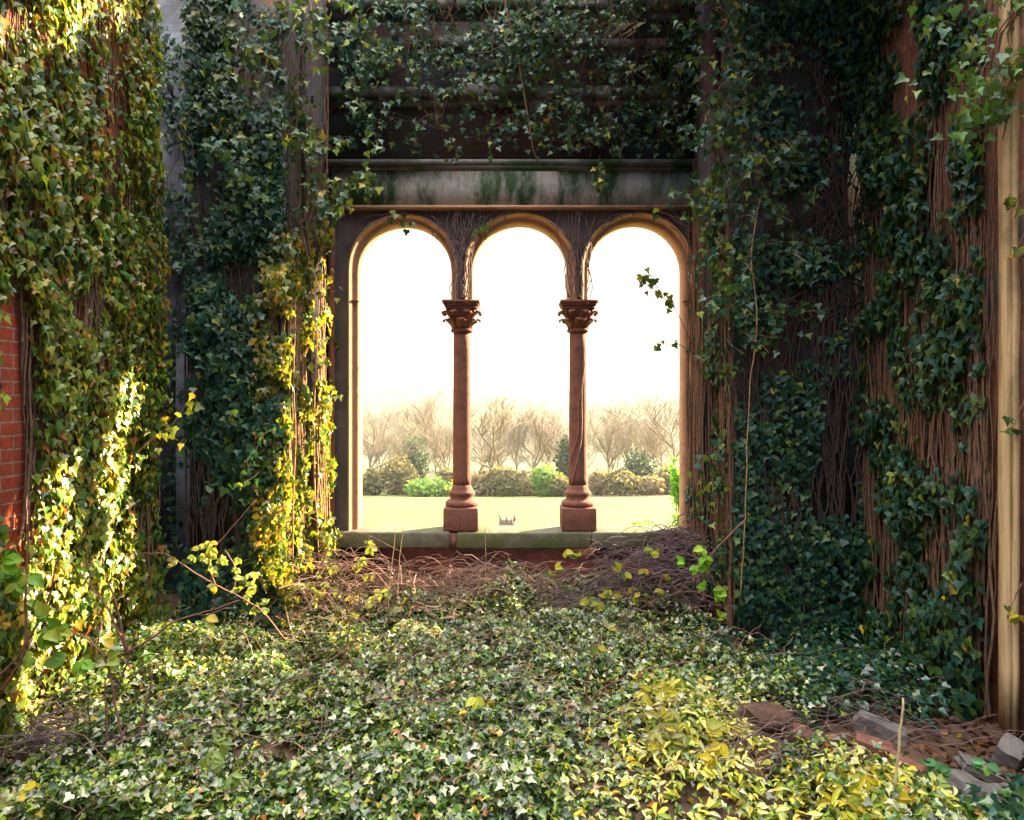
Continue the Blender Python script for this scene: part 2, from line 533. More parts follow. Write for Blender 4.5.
sl = empty('window_sill', (0, YW, ZS - .16))
tag(sl, 'lichened stone window sill under the two columns', 'window sill', kind='thing')
for a, b in ((WX0, -.62), (-.55, .78), (.79, WX1)):
    g = Geo()
    g.box(a, b, YW - .10, YT + .06, ZS - .16, ZS, .006)
    o = g.build('sill_slab', M['sill'], sl)
    bv = o.modifiers.new('bevel', 'BEVEL'); bv.width = .018; bv.segments = 2
g = Geo(); g.box(-.62, -.55, YW - .06, YT, ZS - .16, ZS - .01, .012); g.build('broken_joint', M['sandstone'], sl)

def column(x, label):
    z0 = ZS; yc = YW + .13
    root = empty('stone_column', (x, yc, z0))
    tag(root, label, 'column', 'columns between the window arches')
    g = Geo()
    g.box(x - .175, x + .175, yc - .175, yc + .175, z0, z0 + .235)
    o = g.build('plinth', M['sandstone'], root)
    bv = o.modifiers.new('bevel', 'BEVEL'); bv.width = .018; bv.segments = 2
    g = Geo()
    g.lathe([(.155, .235), (.168, .25), (.168, .275), (.15, .295), (.125, .30), (.118, .33), (.128, .35), (.135, .365), (.128, .385), (.11, .395), (.108, .41), (.098, .425), (.094, .45)], (x, yc, z0), 32)
    g.build('base', M['sandstone'], root, smooth=True)
    g = Geo()
    zc = ZCAP - z0
    prof = [(.094, .44)] + [(.093 - .008 * t, .44 + (zc - .30 - .44) * t) for t in np.linspace(.05, 1, 9)]
    g.lathe(prof, (x, yc, z0), 32)
    g.build('shaft', M['sandstone'], root, smooth=True)
    g = Geo()
    g.lathe([(.10, 0), (.112, .012), (.112, .028), (.096, .04)], (x, yc, ZCAP - .315), 32)
    g.build('neck_ring', M['sandstone'], root, smooth=True)
    cap = Geo()
    cap.lathe([(.088, 0), (.092, .05), (.10, .10), (.125, .16), (.15, .185), (.15, .2)], (x, yc, ZCAP - .285), 32)
    cap = cap.build('capital', M['sandstone'], root, smooth=True)
    # two tiers of carved leaves curling outwards, and corner scrolls
    for tier, (n, zb, hh, out, off) in enumerate(((8, .0, .10, .055, 0), (8, .05, .13, .075, .5))):
        for k in range(n):
            a = (k + off) * 2 * math.pi / n
            ca, sa = math.cos(a), math.sin(a)
            v = []
            for t, rr, w in ((0, .088, .034), (.4, .102, .046), (.75, .120 + out * .3, .050), (.97, .120 + out * .75, .042), (.92, .120 + out * 1.0, .034), (.78, .120 + out * .95, .024)):
                for sd in (-1, 0, 1):
                    r2 = rr + (.012 if sd == 0 else 0)
                    v.append((x + r2 * ca - sd * w * sa, yc + r2 * sa + sd * w * ca, ZCAP - .285 + zb + hh * t))
            fa = []
            for r in range(5):
                for s2 in range(2):
                    fa.append((r * 3 + s2, r * 3 + s2 + 1, r * 3 + s2 + 4, r * 3 + s2 + 3))
            lf = Geo(); lf.add(v, fa); lf = lf.build('carved_leaf', M['sandstone'], cap, smooth=True)
            so_ = lf.modifiers.new('thick', 'SOLIDIFY'); so_.thickness = .012
    for k in range(4):
        a = (k + .5) * math.pi / 2
        th = np.linspace(0, 4.2, 14)
        rad = .036 * (1 - th / 6)
        pts = np.stack([x + (.155 + rad * np.cos(th)) * math.cos(a), yc + (.155 + rad * np.cos(th)) * math.sin(a), ZCAP - .125 + rad * np.sin(th)], -1)
        sg_ = Geo(); sg_.tube(pts, .017, 8); sg_.build('scroll', M['sandstone'], cap, smooth=True)
    g = Geo()
    for h0, h1, w in ((-.09, -.055, .155), (-.055, -.03, .17), (-.03, .0, .185)):
        g.box(x - w, x + w, yc - min(w, .18), yc + .17, ZCAP + h0, ZCAP + h1)
    o = g.build('abacus', M['sandstone'], root)
    return root


column(-.51, 'carved red stone column between the first and middle arch')
column(.67, 'carved red stone column between the middle and last arch, vine on shaft')

# broken pipe-like colonnette by the left jamb
g = Geo()
g.tube([(-1.79, YW - .06, 0.2 + .5 * k) for k in range(8)], .035, 10)
tag(g.build('colonnette', M['sandstone'], smooth=True), 'slim brown colonnette beside the sunlit left jamb', 'colonnette')

# ------------------------------------------------------------------ timber post
YPOST = 4.45
pst = empty('wooden_post', tuple(at(1008, 730, YPOST)))
tag(pst, 'tall weathered pale timber post against the right wall', 'post')
xa, xb, xc = at(1008, 0, YPOST)[0], at(1011.5, 0, YPOST)[0], at(1017, 0, YPOST)[0]


def timber(x0, x1, y0, y1, z0, z1, name):
    g = Geo(); n = 14
    zz = np.linspace(z0, z1, n)
    v = []
    for z in zz:
        j = RNG.uniform(-.004, .004, 4)
        v += [(x0 + j[0], y0 + j[2], z), (x1 + j[1], y0 + j[3], z), (x1 + j[1], y1, z), (x0 + j[0], y1, z)]
    fa = [(k * 4 + a, k * 4 + (a + 1) % 4, k * 4 + 4 + (a + 1) % 4, k * 4 + 4 + a) for k in range(n - 1) for a in range(4)]
    g.add(v, fa + [(3, 2, 1, 0), (n * 4 - 4, n * 4 - 3, n * 4 - 2, n * 4 - 1)])
    return g.build(name, M['wood'], pst)


timber(xa, xb + .005, YPOST, YPOST + .09, .02, 4.7, 'board')
timber(xb + .005, xc, YPOST - .025, YPOST + .09, .02, 4.75, 'batten')


# ------------------------------------------------------------------ ivy
def ell(px, py, L):
    d = np.zeros_like(px)
    for (cx, cy, rx, ry, w) in L:
        q = ((px - cx) / rx) ** 2 + ((py - cy) / ry) ** 2
        d = np.maximum(d, w * np.clip(1.6 * (1 - q), 0, 1))
    return d


GREEN = np.array((.055, .115, .022)); DARK = np.array((.016, .058, .03)); LIME = np.array((.19, .24, .03)); YELLOW = np.array((.5, .36, .03))
GLINT = np.array((.46, .48, .31)); TEAL = np.array((.02, .085, .058)); RUST = np.array((.36, .13, .03))  # pale silvery tone imitates sky highlights on waxy leaves


def leaf_cols(P, pal, seed):
    """pal: list of (colour, weight)"""
    m = len(P)
    w = np.array([q for _, q in pal], float); w /= w.sum()
    k = RNG.choice(len(pal), m, p=w)
    c = np.array([np.asarray(a) for a, _ in pal])[k]
    b = .65 + .7 * RNG.random((m, 1))
    return np.clip(c * b, 0, .9)


def ivy_scatter(L, plane, n, mask, pal, size=(.05, .085), depth=(.02, .14), clump=2.4, thr=.36, seed=0, tilt=(.15, .9), flat=0.0, sidej=.38):
    """plane: ('Y', y, x0, x1, z0, z1) facing the room, ('X', x, y0, y1, z0, z1, sign)"""
    a = RNG.random(n); b = RNG.random(n)
    if plane[0] == 'Y':
        _, y, x0, x1, z0, z1 = plane
        P = np.stack([x0 + (x1 - x0) * a, np.full(n, y), z0 + (z1 - z0) * b], -1)
        nrm = np.array((0, -1., 0)); side = np.array((1., 0, 0))
    else:
        _, x, y0, y1, z0, z1, sg = plane
        P = np.stack([np.full(n, x), y0 + (y1 - y0) * a, z0 + (z1 - z0) * b], -1)
        nrm = np.array((sg, 0, 0.)); side = np.array((0, 1., 0))
    px, py = proj(P)
    d = mask(px, py)
    c = fbm(P, clump, seed)
    keep = RNG.random(n) < d * np.clip((c - thr) * 6 + flat, 0, 1)
    P, c = P[keep], c[keep]
    m = len(P)
    bul = np.clip((c - thr) * 2.2, 0, 1)
    P = P + nrm * (depth[0] + (depth[1] - depth[0]) * bul * RNG.random(m) ** .7)[:, None]
    tl = RNG.uniform(tilt[0], tilt[1], (m, 1))
    nn = nrm + np.array((0, 0, 1.)) * tl + side * RNG.normal(0, sidej, (m, 1)) + RNG.normal(0, .12, (m, 3))
    tt = np.array((0, 0, -1.)) + nrm * RNG.uniform(.0, .6, (m, 1)) + side * RNG.normal(0, .55, (m, 1))
    L.add(P, tt, nn, RNG.uniform(size[0], size[1], m), leaf_cols(P, pal, seed))
    return P


def climbing_stems(G, plane, n, zr, r=(.004, .012), wander=.05, off=.02, lean=0.0, mask=None):
    for _ in range(n):
        if plane[0] == 'Y':
            _, y, x0, x1, *_z = plane
            u0 = random.uniform(x0, x1)
        else:
            _, x, y0, y1, *_z = plane
            u0 = random.uniform(y0, y1)
        za = zr[0] + random.random() ** 2 * (zr[1] - zr[0]) * .4
        zb = zr[1] - random.random() ** 2 * (zr[1] - zr[0]) * .6
        if zb - za < .4: continue
        m = max(5, int((zb - za) / .16))
        z = np.linspace(za, zb, m)
        w = np.cumsum(RNG.normal(0, wander * .45, m)) + lean * (z - za)
        d = off + RNG.uniform(0, .03) + .012 * np.sin(z * RNG.uniform(2, 6) + RNG.uniform(0, 6))
        u = u0 + w
        if plane[0] == 'Y': pts = np.stack([np.clip(u, x0 - .02, x1 + .02), y - d, z], -1)
        else: pts = np.stack([x + plane[6] * d, u, z], -1)
        if mask is not None:
            px, py = proj(pts)
            k = mask(px, py) > .05
            if k.sum() < 4: continue
            runs = np.split(np.arange(len(k)), np.where(np.diff(k.astype(int)) != 0)[0] + 1)
            pts = pts[max((q for q in runs if k[q[0]]), key=len)]
            if len(pts) < 4: continue
        G.tube(pts, np.linspace(random.uniform(*r), r[0] * .7, len(pts)), 4, False)


def sprig(L, G, P0, d0, length, pal, size=(.045, .075), droop=.5, every=.035, r=.003, nrm=(0, -1, .5), spread=.05):
    m = max(4, int(length / .06))
    p = np.array(P0, float); d = np.array(d0, float); d /= np.linalg.norm(d)
    pts = [p.copy()]
    for _ in range(m):
        d = d + RNG.normal(0, .16, 3) + np.array((0, 0, -droop * .12)); d /= np.linalg.norm(d)
        p = p + d * (length / m); pts.append(p.copy())
    pts = np.array(pts)
    G.tube(pts, np.linspace(r, r * .5, len(pts)), 3, False)
    k = max(3, int(length / every))
    t = np.linspace(.12, 1, k) * (len(pts) - 1)
    i = np.minimum(t.astype(int), len(pts) - 2); f = (t - i)[:, None]
    Q = pts[i] * (1 - f) + pts[i + 1] * f
    Q = Q + RNG.normal(0, spread, Q.shape) * np.array((1, .7, .8))
    nn = np.array(nrm) + RNG.normal(0, .4, Q.shape)
    tt = np.array((0, 0, -.8)) + RNG.normal(0, .6, Q.shape)
    L.add(Q, tt, nn, RNG.uniform(size[0], size[1], k), leaf_cols(Q, pal, 0))
    return pts


def ivy_thing(label, loc, L, G, stem='stem', group=None, name='ivy', lm='leaf'):
    r = empty(name, loc)
    tag(r, label, 'ivy', group)
    L.build('foliage', M[lm], r)
    if G.n: G.build('stems', M[stem], r)
    return r


PAL_LEFT = [(GREEN * 1.7, 3), (LIME * 1.35, 4.5), (GREEN * .6, 1.5), (YELLOW, .7), ((.30, .28, .05), 2), (RUST, .45), ((.5, .26, .04), .5), ((.22, .22, .10), 1.2)]  # yellow-green leaves, with orange and rust mixed in to imitate warm sunlight
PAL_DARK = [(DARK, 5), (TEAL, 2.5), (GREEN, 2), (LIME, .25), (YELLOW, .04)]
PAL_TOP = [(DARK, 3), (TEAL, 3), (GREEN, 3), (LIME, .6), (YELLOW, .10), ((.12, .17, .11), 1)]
PAL_LIT = [((.45, .24, .04), .5), (LIME, 3), (GREEN, 2), (YELLOW, 1.2), ((.34, .30, .12), 1.3)]  # leaf colours warmed to imitate sun on the reveal strip
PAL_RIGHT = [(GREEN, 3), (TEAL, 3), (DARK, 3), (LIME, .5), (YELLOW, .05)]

# 1 left wall
L, G = Leaves(), Geo()
pl = ('X', XL, 3.9, 6.02, -.1, 5.4, 1)


def m_left(px, py):
    d = np.ones_like(px)
    bare = ell(px, py, [(0, 420, 26, 160, 2.5)])
    thin = ell(px, py, [(105, 90, 14, 150, .75), (20, 230, 10, 60, .5), (92, 610, 14, 70, .7), (140, 480, 10, 100, .4)])
    return np.clip(d - bare - thin, 0, 1)


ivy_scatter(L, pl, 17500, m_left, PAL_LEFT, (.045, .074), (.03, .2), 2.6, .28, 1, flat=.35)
climbing_stems(G, pl, 230, (0, 5.4), (.004, .013), .05, .02, 0, lambda px, py: m_left(px, py))
ivy_thing('yellow-green ivy covering the red brick wall at far left, warm sunlight put into leaf colours', (XL, 5, 0), L, G, lm='leaf_thin')

# 2 corner ivy hanging in the alcove
L, G = Leaves(), Geo()
pl = ('Y', 7.34, -3.95, -2.6, 0, 5.6)
ivy_scatter(L, pl, 6500, lambda px, py: ell(px, py, [(170, 120, 40, 40, .9), (160, 60, 30, 70, .6), (190, 230, 40, 60, .45), (175, 370, 40, 60, .5), (200, 480, 40, 120, .6), (150, 330, 22, 50, .4), (165, 610, 40, 60, .6)]), PAL_DARK, (.05, .08), (.02, .2), 2.5, .34, 2)
climbing_stems(G, pl, 24, (0, 5), (.004, .012), .07)
ivy_thing('sparse dark ivy on the grey stone of the alcove', (-3.3, 7.3, 0), L, G, 'stem_shaded')

# 3 left pier front
L, G = Leaves(), Geo()
pl = ('Y', YP, PL0, PL1 + .03, -.05, 5.5)
plx = ('X', PL0, YP, 7.3, -.05, 5.5, -1)
mp = lambda px, py: np.clip(.95 - ell(px, py, [(205, 200, 18, 90, .6), (170, 300, 14, 100, .8), (255, 380, 20, 90, .45), (215, 520, 25, 40, .4)]), 0, 1) * (px < 292)
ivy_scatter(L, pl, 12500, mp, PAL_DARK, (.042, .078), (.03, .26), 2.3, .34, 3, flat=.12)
climbing_stems(G, pl, 70, (0, 5.4), (.004, .014), .07)
for _ in range(46):
    x = random.uniform(PL0, PL1); z = random.uniform(1.2, 5.2)
    sprig(L, G, (x, YP - .1, z), (random.uniform(-.5, .7), -.8, random.uniform(-.3, .5)), random.uniform(.2, .5), PAL_TOP, (.045, .08), 1.0)
ivy_thing('thick dark ivy on the pier front, leaves hanging in shade', (-2.35, YP, 0), L, G, 'stem_shaded')

# 4 bright strip at the pier edge and reveal
L, G = Leaves(), Geo()
pe = ('Y', YP - .02, PL1 - .22, PL1 + .10, 0, 3.6)
pr = ('X', PL1 + .01, YP - .03, YP + .5, -.05, 3.7, 1)
pr2 = ('Y', YP + .5, PL1, PL1 + .13, -.05, 3.7)
pr3 = ('X', PL1 + .12, YP + .5, YW, -.05, 3.7, 1)
ms = lambda px, py: ell(px, py, [(310, 330, 60, 110, .9), (300, 460, 60, 130, .9), (320, 560, 60, 80, .8), (330, 260, 40, 50, .7)])
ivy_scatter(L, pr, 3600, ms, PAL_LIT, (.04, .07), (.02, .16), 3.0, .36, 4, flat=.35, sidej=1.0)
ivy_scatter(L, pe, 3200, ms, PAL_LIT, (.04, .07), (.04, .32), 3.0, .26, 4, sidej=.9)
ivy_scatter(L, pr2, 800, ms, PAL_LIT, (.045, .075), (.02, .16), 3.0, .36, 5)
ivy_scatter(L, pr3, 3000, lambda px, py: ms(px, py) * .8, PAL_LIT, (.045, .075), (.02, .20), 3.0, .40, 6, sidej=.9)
climbing_stems(G, pr, 60, (0, 3.5), (.005, .014), .03)
climbing_stems(G, pe, 30, (0, 3.3), (.005, .013), .03)
climbing_stems(G, pr3, 24, (0, 3.5), (.004, .012), .04)
for z in np.linspace(.4, 3.2, 22):
    sprig(L, G, (PL1 + .08, YP + random.uniform(.1, .9), z), (.7, -.5, random.uniform(-.2, .4)), random.uniform(.15, .34), PAL_LIT, (.045, .075), 1.0)
ivy_thing('ivy with golden sunlight put into its leaf colours and pale stems, on the reveal left of the window', (PL1, YP, 0), L, G, 'stem_pale', lm='leaf_thin')

# 5 bulging clump high on the left pier
L, G = Leaves(), Geo()
for _ in range(110):
    px, py = random.gauss(305, 34), random.uniform(-20, 235)
    P = at(px, py, random.uniform(6.25, 7.1))
    sprig(L, G, P, (random.uniform(-.5, .7), -.6, random.uniform(-.1, .6)), random.uniform(.2, .45), [(GREEN, 4), (LIME, 1.4), (DARK, 3), (YELLOW, .12)], (.045, .08), 1.0)
climbing_stems(G, ('Y', YP + .1, PL1 - .1, PL1 + .35, 0, 5), 14, (3.2, 5.4), (.004, .01), .12, .05)
ivy_thing('leafy ivy clump bulging at the top left corner of the window bay', (-1.8, 6.6, 4), L, G)

# 6 sprays over the string courses, as three plants
for k, (a, b, lab, sd) in enumerate([(340, 465, 'ivy sprays over the stone courses above the first arch', 21), (465, 590, 'ivy sprays with a tall bare stem above the middle arch', 22), (590, 735, 'denser ivy sprays above the last arch beside the right pier', 23)]):
    L, G = Leaves(), Geo()
    xa_, xb_ = (a - CX) / F * 7.4, (b - CX) / F * 7.4
    pl = ('Y', YW - .06, xa_, xb_, EYE + 2.4, EYE + 4.2)
    mk = lambda px, py: np.clip(.25 + .75 * (py < 75) - .5 * (np.abs(py - 95) < 9) - .2 * (py > 128), 0, 1)
    ivy_scatter(L, pl, 2900, mk, PAL_TOP, (.045, .075), (.02, .2), 3.2, .43, sd)
    for _ in range(76 + 10 * k):
        px = random.uniform(a, b)
        py = random.choice([random.uniform(-10, 60), random.uniform(-10, 80), random.uniform(60, 100), random.uniform(105, 150)])
        P = at(px, py, YW - random.uniform(.1, .24))
        sprig(L, G, P, (random.uniform(-1, 1), -.4, random.uniform(-.4, .5)), random.uniform(.15, .42), PAL_TOP, (.042, .072), .9, .03)
    for _ in range(16):
        px = random.uniform(a, b)
        pts = [at(px + random.gauss(0, 5) + (t * random.uniform(-40, 40)), -30 + t * random.uniform(120, 190), YW - .12 - random.uniform(0, .06)) for t in np.linspace(0, 1, 9)]
        G.tube(pts, np.linspace(.007, .003, 9), 4, False)
    if k == 1:
        pts = [at(x, y, YW - .25) for x, y in ((503, -30), (506, 8), (511, 30), (517, 55), (523, 88), (528, 118), (533, 150), (540, 166))]
        G.tube(pts, np.linspace(.014, .007, 8), 6)
        pts = [at(x, y, YW - .25) for x, y in ((511, 38), (500, 47), (488, 52), (475, 53))]
        G.tube(pts, .007, 5)
        pts = [at(x, y, YW - .25) for x, y in ((520, 60), (530, 70), (537, 84), (540, 95))]
        G.tube(pts, .005, 5)
    ivy_thing(lab, tuple(at((a + b) / 2, 60, YW)), L, G, 'stem')

# 7 right reveal: mostly stems
L, G = Leaves(), Geo()
rv = ('X', PR0 - .01, YP - .02, YP + .5, -.05, 4.6, -1)
rv2 = ('Y', YP + .5, PR0 - .10, PR0, -.05, 4.4)
rv3 = ('X', PR0 - .11, YP + .5, YW, -.05, 4.4, -1)
for p_, n_ in ((rv, 60), (rv3, 46), (rv2, 16)):
    climbing_stems(G, p_, n_, (0, 4.4), (.005, .016), .03, .02)
ivy_scatter(L, rv, 2300, lambda px, py: ell(px, py, [(715, 250, 40, 70, .9), (722, 380, 25, 80, .7), (712, 470, 26, 70, .8), (715, 560, 26, 50, .7), (715, 110, 40, 90, .9)]), PAL_RIGHT, (.045, .075), (.03, .2), 3, .40, 31)
ivy_scatter(L, rv3, 900, lambda px, py: ell(px, py, [(695, 230, 30, 60, .8), (695, 480, 18, 60, .5), (692, 340, 16, 30, .4)]), PAL_RIGHT, (.045, .075), (.03, .16), 3, .42, 32)
for _ in range(34):
    py = random.choice([random.uniform(180, 300), random.uniform(330, 560)])
    P = at(random.uniform(700, 735), py, random.uniform(6.3, 6.9))
    sprig(L, G, P, (random.uniform(-.8, .1), -.6, random.uniform(-.4, .4)), random.uniform(.15, .35), [(GREEN, 4), (LIME, 1.2), (TEAL, 2), (YELLOW, .1)], (.045, .075), 1.0)
ivy_thing('brown-stemmed ivy climbing the shaded reveal right of the window', (PR0, YP, 0), L, G)

# 8 right pier front
L, G = Leaves(), Geo()
pl = ('Y', YP, PR0 - .03, XR, -.05, 5.5)
mr = lambda px, py: np.clip(.85 - ell(px, py, [(815, 110, 34, 60, .75), (835, 220, 26, 50, .5), (835, 410, 20, 45, .85), (770, 250, 18, 60, .4), (790, 330, 25, 30, .4)]), 0, 1)
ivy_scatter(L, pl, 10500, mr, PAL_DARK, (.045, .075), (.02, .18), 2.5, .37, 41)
climbing_stems(G, pl, 110, (0, 5.4), (.004, .013), .08)
for _ in range(12):
    pts = [at(random.uniform(800, 850) + t * random.uniform(-60, 60), 60 + 260 * t, YP - .05) for t in np.linspace(0, 1, 10)]
    G.tube(pts, .008, 4, False)
ivy_thing('dark shaded ivy over the pier in the right back corner', (2.4, YP, 0), L, G, 'stem_shaded')

# 9 upper right mass
L, G = Leaves(), Geo()
for _ in range(170):
    px, py = random.gauss(745, 30), random.uniform(-20, 340)
    if px < 700 and py > 250: continue
    P = at(px, py, random.uniform(6.05, 6.5))
    sprig(L, G, P, (random.uniform(-.7, .5), -.6, random.uniform(-.2, .5)), random.uniform(.18, .42), PAL_TOP, (.045, .075), 1.0)
for pts in ([(728, 55), (728, 75), (737, 80), (744, 90), (746, 104)], [(720, 85), (713, 105), (704, 118)], [(760, 200), (750, 260), (757, 330), (749, 400), (745, 500), (737, 600)]):
    W_ = np.array([at(x, y, 6.1) for x, y in pts]); t_ = np.linspace(0, 1, len(W_)); tt_ = np.linspace(0, 1, 30)
    W_ = np.stack([np.interp(tt_, t_, W_[:, k]) for k in range(3)], -1)
    W_ += np.cumsum(RNG.normal(0, .006, W_.shape), 0)
    G.tube(W_, .0055, 5)
ivy_thing('ivy mass with curling pale tendrils at the upper right of the bay', (2.0, 6.2, 4), L, G, 'stem_pale')

# 10 right wall
L, G = Leaves(), Geo()
pl = ('X', XR, 4.6, YP, -.05, 5.3, -1)
mw = lambda px, py: np.clip(.95 - ell(px, py, [(950, 190, 12, 60, .8), (935, 380, 30, 100, .35), (965, 560, 22, 120, .55), (965, 260, 14, 50, .5), (985, 430, 14, 140, .6), (1014, 400, 24, 900, 1.6)]), 0, 1)
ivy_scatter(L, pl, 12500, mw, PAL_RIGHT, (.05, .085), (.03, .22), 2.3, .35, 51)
climbing_stems(G, pl, 190, (0, 5.2), (.004, .013), .05)
ivy_thing('green ivy with brown stems over the right brick wall by the post', (XR, 5.3, 0), L, G)

# 11 brighter spray near the top of the post
L, G = Leaves(), Geo()
for _ in range(52):
    P = at(random.gauss(982, 24), random.uniform(0, 150), random.uniform(4.25, 4.7))
    sprig(L, G, P, (random.uniform(-.8, .5), -.5, random.uniform(-.1, .4)), random.uniform(.12, .3), [(np.array((.07, .2, .02)), 4), (GREEN, 3), (LIME, 1), ((.10, .2, .12), 1)], (.045, .075), .8)
for k in range(5):
    G.tube([at(1022 - 10 * t + random.gauss(0, 3), -20 + 150 * t * random.uniform(.8, 1.1), 4.42) if t < .3 else at(1020 - (18 + 12 * k) * t + random.gauss(0, 3), 160 * t - 20, 4.45) for t in np.linspace(0, 1, 10)], .005, 4, False)
ivy_thing('bright green ivy spray leaning across the top of the timber post', tuple(at(975, 110, 4.5)), L, G)
# 12 free sprigs
P_FREE = [(GREEN, 3), (LIME, 2), (YELLOW, .3)]
def free(label, strands, Y, pal=P_FREE, size=(.045, .075), group='loose ivy sprigs round the arches'):
    r = empty('ivy_sprig', tuple(at(strands[0][0][0][0], strands[0][0][0][1], Y)))
    tag(r, label, 'ivy', group)
    for pts, dense in strands:
        L, G = Leaves(), Geo()
        W = np.array([at(x, y, Y + dy) for x, y, dy in pts])
        t = np.linspace(0, 1, len(W)); tt = np.linspace(0, 1, len(W) * 4)
        W = np.stack([np.interp(tt, t, W[:, k]) for k in range(3)], -1)
        G.tube(W, np.linspace(.005, .002, len(W)), 4, False)
        k = dense
        i = RNG.integers(len(W) // 3, len(W), k)
        Q = W[i] + RNG.normal(0, .035, (k, 3))
        L.add(Q, np.array((0, 0, -.8)) + RNG.normal(0, .6, (k, 3)), np.array((0, -1, .4)) + RNG.normal(0, .4, (k, 3)), RNG.uniform(size[0], size[1], k), leaf_cols(Q, pal, 0))
        L.build('leaves', M['leaf'], G.build('stem', M['stem'], r))
    return r


free('dangling ivy sprig silhouetted in the white opening of the last arch', [([(695, 350, 0), (675, 308, -.1), (655, 290, -.15), (638, 280, -.2)], 28), ([(660, 292, -.15), (652, 278, -.2), (645, 274, -.2)], 13)], 7.2)
free('tiny ivy sprig low in the opening of the last arch', [([(697, 355, 0), (680, 345, -.1), (662, 343, -.1), (655, 345, -.1)], 9)], 7.2)
free('ivy sprig growing on the shoulder of the middle arch', [([(492, 218, 0), (488, 224, -.05), (482, 230, -.06), (476, 238, -.06)], 13)], 7.46)
free('ivy sprig hanging down over the mossy lintel', [([(600, 155, 0), (598, 168, -.05), (601, 180, -.06), (597, 188, -.06)], 22)], 7.3)
free('ivy branch reaching across the lintel from the left pier', [([(300, 185, -.6), (325, 188, -.5), (350, 180, -.4), (372, 186, -.35)], 26), ([(335, 186, -.45), (352, 176, -.4), (366, 176, -.35)], 12)], 7.2)
free('ivy branch stretching in front of the alcove, small yellow leaves', [([(120, 470, .0), (150, 440, .0), (172, 425, 0), (186, 405, 0)], 9), ([(150, 442, 0), (160, 435, 0), (178, 440, 0)], 5)], 5.5, [(LIME, 2), (YELLOW, 2)], (.05, .08), None)

for (px, py, lab) in ((1012, 62, 'ivy sprig on the top end of the timber post'), (1015, 205, 'ivy sprig on the upper third of the timber post'), (1017, 250, 'ivy sprig with a yellow leaf on the upper half of the timber post'), (1016, 420, 'ivy sprig halfway down the timber post'), (1012, 605, 'ivy sprig low on the timber post edge')):
    free(lab, [([(px + 10, py - 22, .0), (px + 4, py - 10, -.03), (px, py, -.04), (px - 3, py + 8, -.04)], 6)], 4.40, [(GREEN, 3), (LIME, 2), (YELLOW, .8)], (.045, .07), 'ivy sprigs on the timber post')

# dead stems over the spandrels
G = Geo()
for (c, r) in ARCH:
    for _ in range(13):
        a0 = random.uniform(.1, 3.0); da = random.uniform(-.9, .9)
        r0 = r + random.uniform(.02, .2)
        th = np.linspace(a0, a0 + da, 9)
        rr = r0 + np.cumsum(RNG.normal(0, .018, 9))
        pts = np.stack([c - rr * np.cos(th), np.full(9, YW - .045), np.minimum(ZSPRING + rr * np.sin(th), EYE + 1.88)], -1)
        if (pts[:, 2] < ZCAP).any(): continue
        G.tube(pts, .0055, 4, False)
for xc_ in (-.51, .67):
    for _ in range(14):
        x0 = xc_ + random.uniform(-.09, .09)
        z = np.linspace(ZCAP + .02, EYE + 1.88, 10)
        G.tube(np.stack([x0 + np.cumsum(RNG.normal(0, .025, 10)), np.full(10, YW - .045), z], -1), .005, 4, False)
tag(G.build('dead_vine', M['twig_dark']), 'bare dark vine stems webbed over the arch spandrels', 'vine')
# vine on the second shaft
G = Geo()
zz = np.linspace(ZS + .45, ZS + 1.7, 26)
th = np.linspace(-2.2, -.6, 26) + .3 * np.sin(zz * 5)
G.tube(np.stack([.67 + .1 * np.cos(th), YW + .13 + .1 * np.sin(th), zz], -1), .006, 4)
G.tube(np.stack([.67 + .1 * np.cos(th * .8 - .6), YW + .13 + .1 * np.sin(th * .8 - .6), zz * .6 + .7], -1), .005, 4)
tag(G.build('clinging_vine', M['twig']), 'thin pale vine clinging to the shaft of the right-hand column', 'vine')


# ------------------------------------------------------------------ ground cover
def carpet(name, label, cat, n, region, pal, size, lift=(.02, .2), T=IVY_T, mat='leaf_ground', up=(.25, .8), xr=(-2.9, 3.0), yr=(3.3, 7.45)):
    P = np.stack([RNG.uniform(xr[0], xr[1], n), yr[0] + (yr[1] - yr[0]) * RNG.random(n) ** 1.15, np.zeros(n)], -1)
    gz = ground_z(P[:, 0], P[:, 1])
    px, py = proj(np.stack([P[:, 0], P[:, 1], gz], -1))
    c = fbm(P, 2.2, 77)
    keep = RNG.random(n) < region(px, py, P) * np.clip((c - .30) * 7, .35, 1)
    P, gz, c = P[keep], gz[keep], c[keep]
    m = len(P)
    P[:, 2] = gz + lift[0] + (lift[1] - lift[0]) * np.clip((c - .3) * 2.4, 0, 1) * RNG.random(m) ** .6
    nn = np.stack([RNG.normal(0, .62, m), RNG.normal(-.2, .6, m), np.ones(m)], -1)
    a = RNG.uniform(0, 2 * math.pi, m)
    tt = np.stack([np.cos(a), np.sin(a) - .5, RNG.uniform(-.5, .15, m)], -1)
    L = Leaves(T)
    L.add(P, tt, nn, RNG.uniform(size[0], size[1], m), leaf_cols(P, pal, 3))
    o = L.build(name, M[mat])
    return tag(o, label, cat, None, 'stuff')


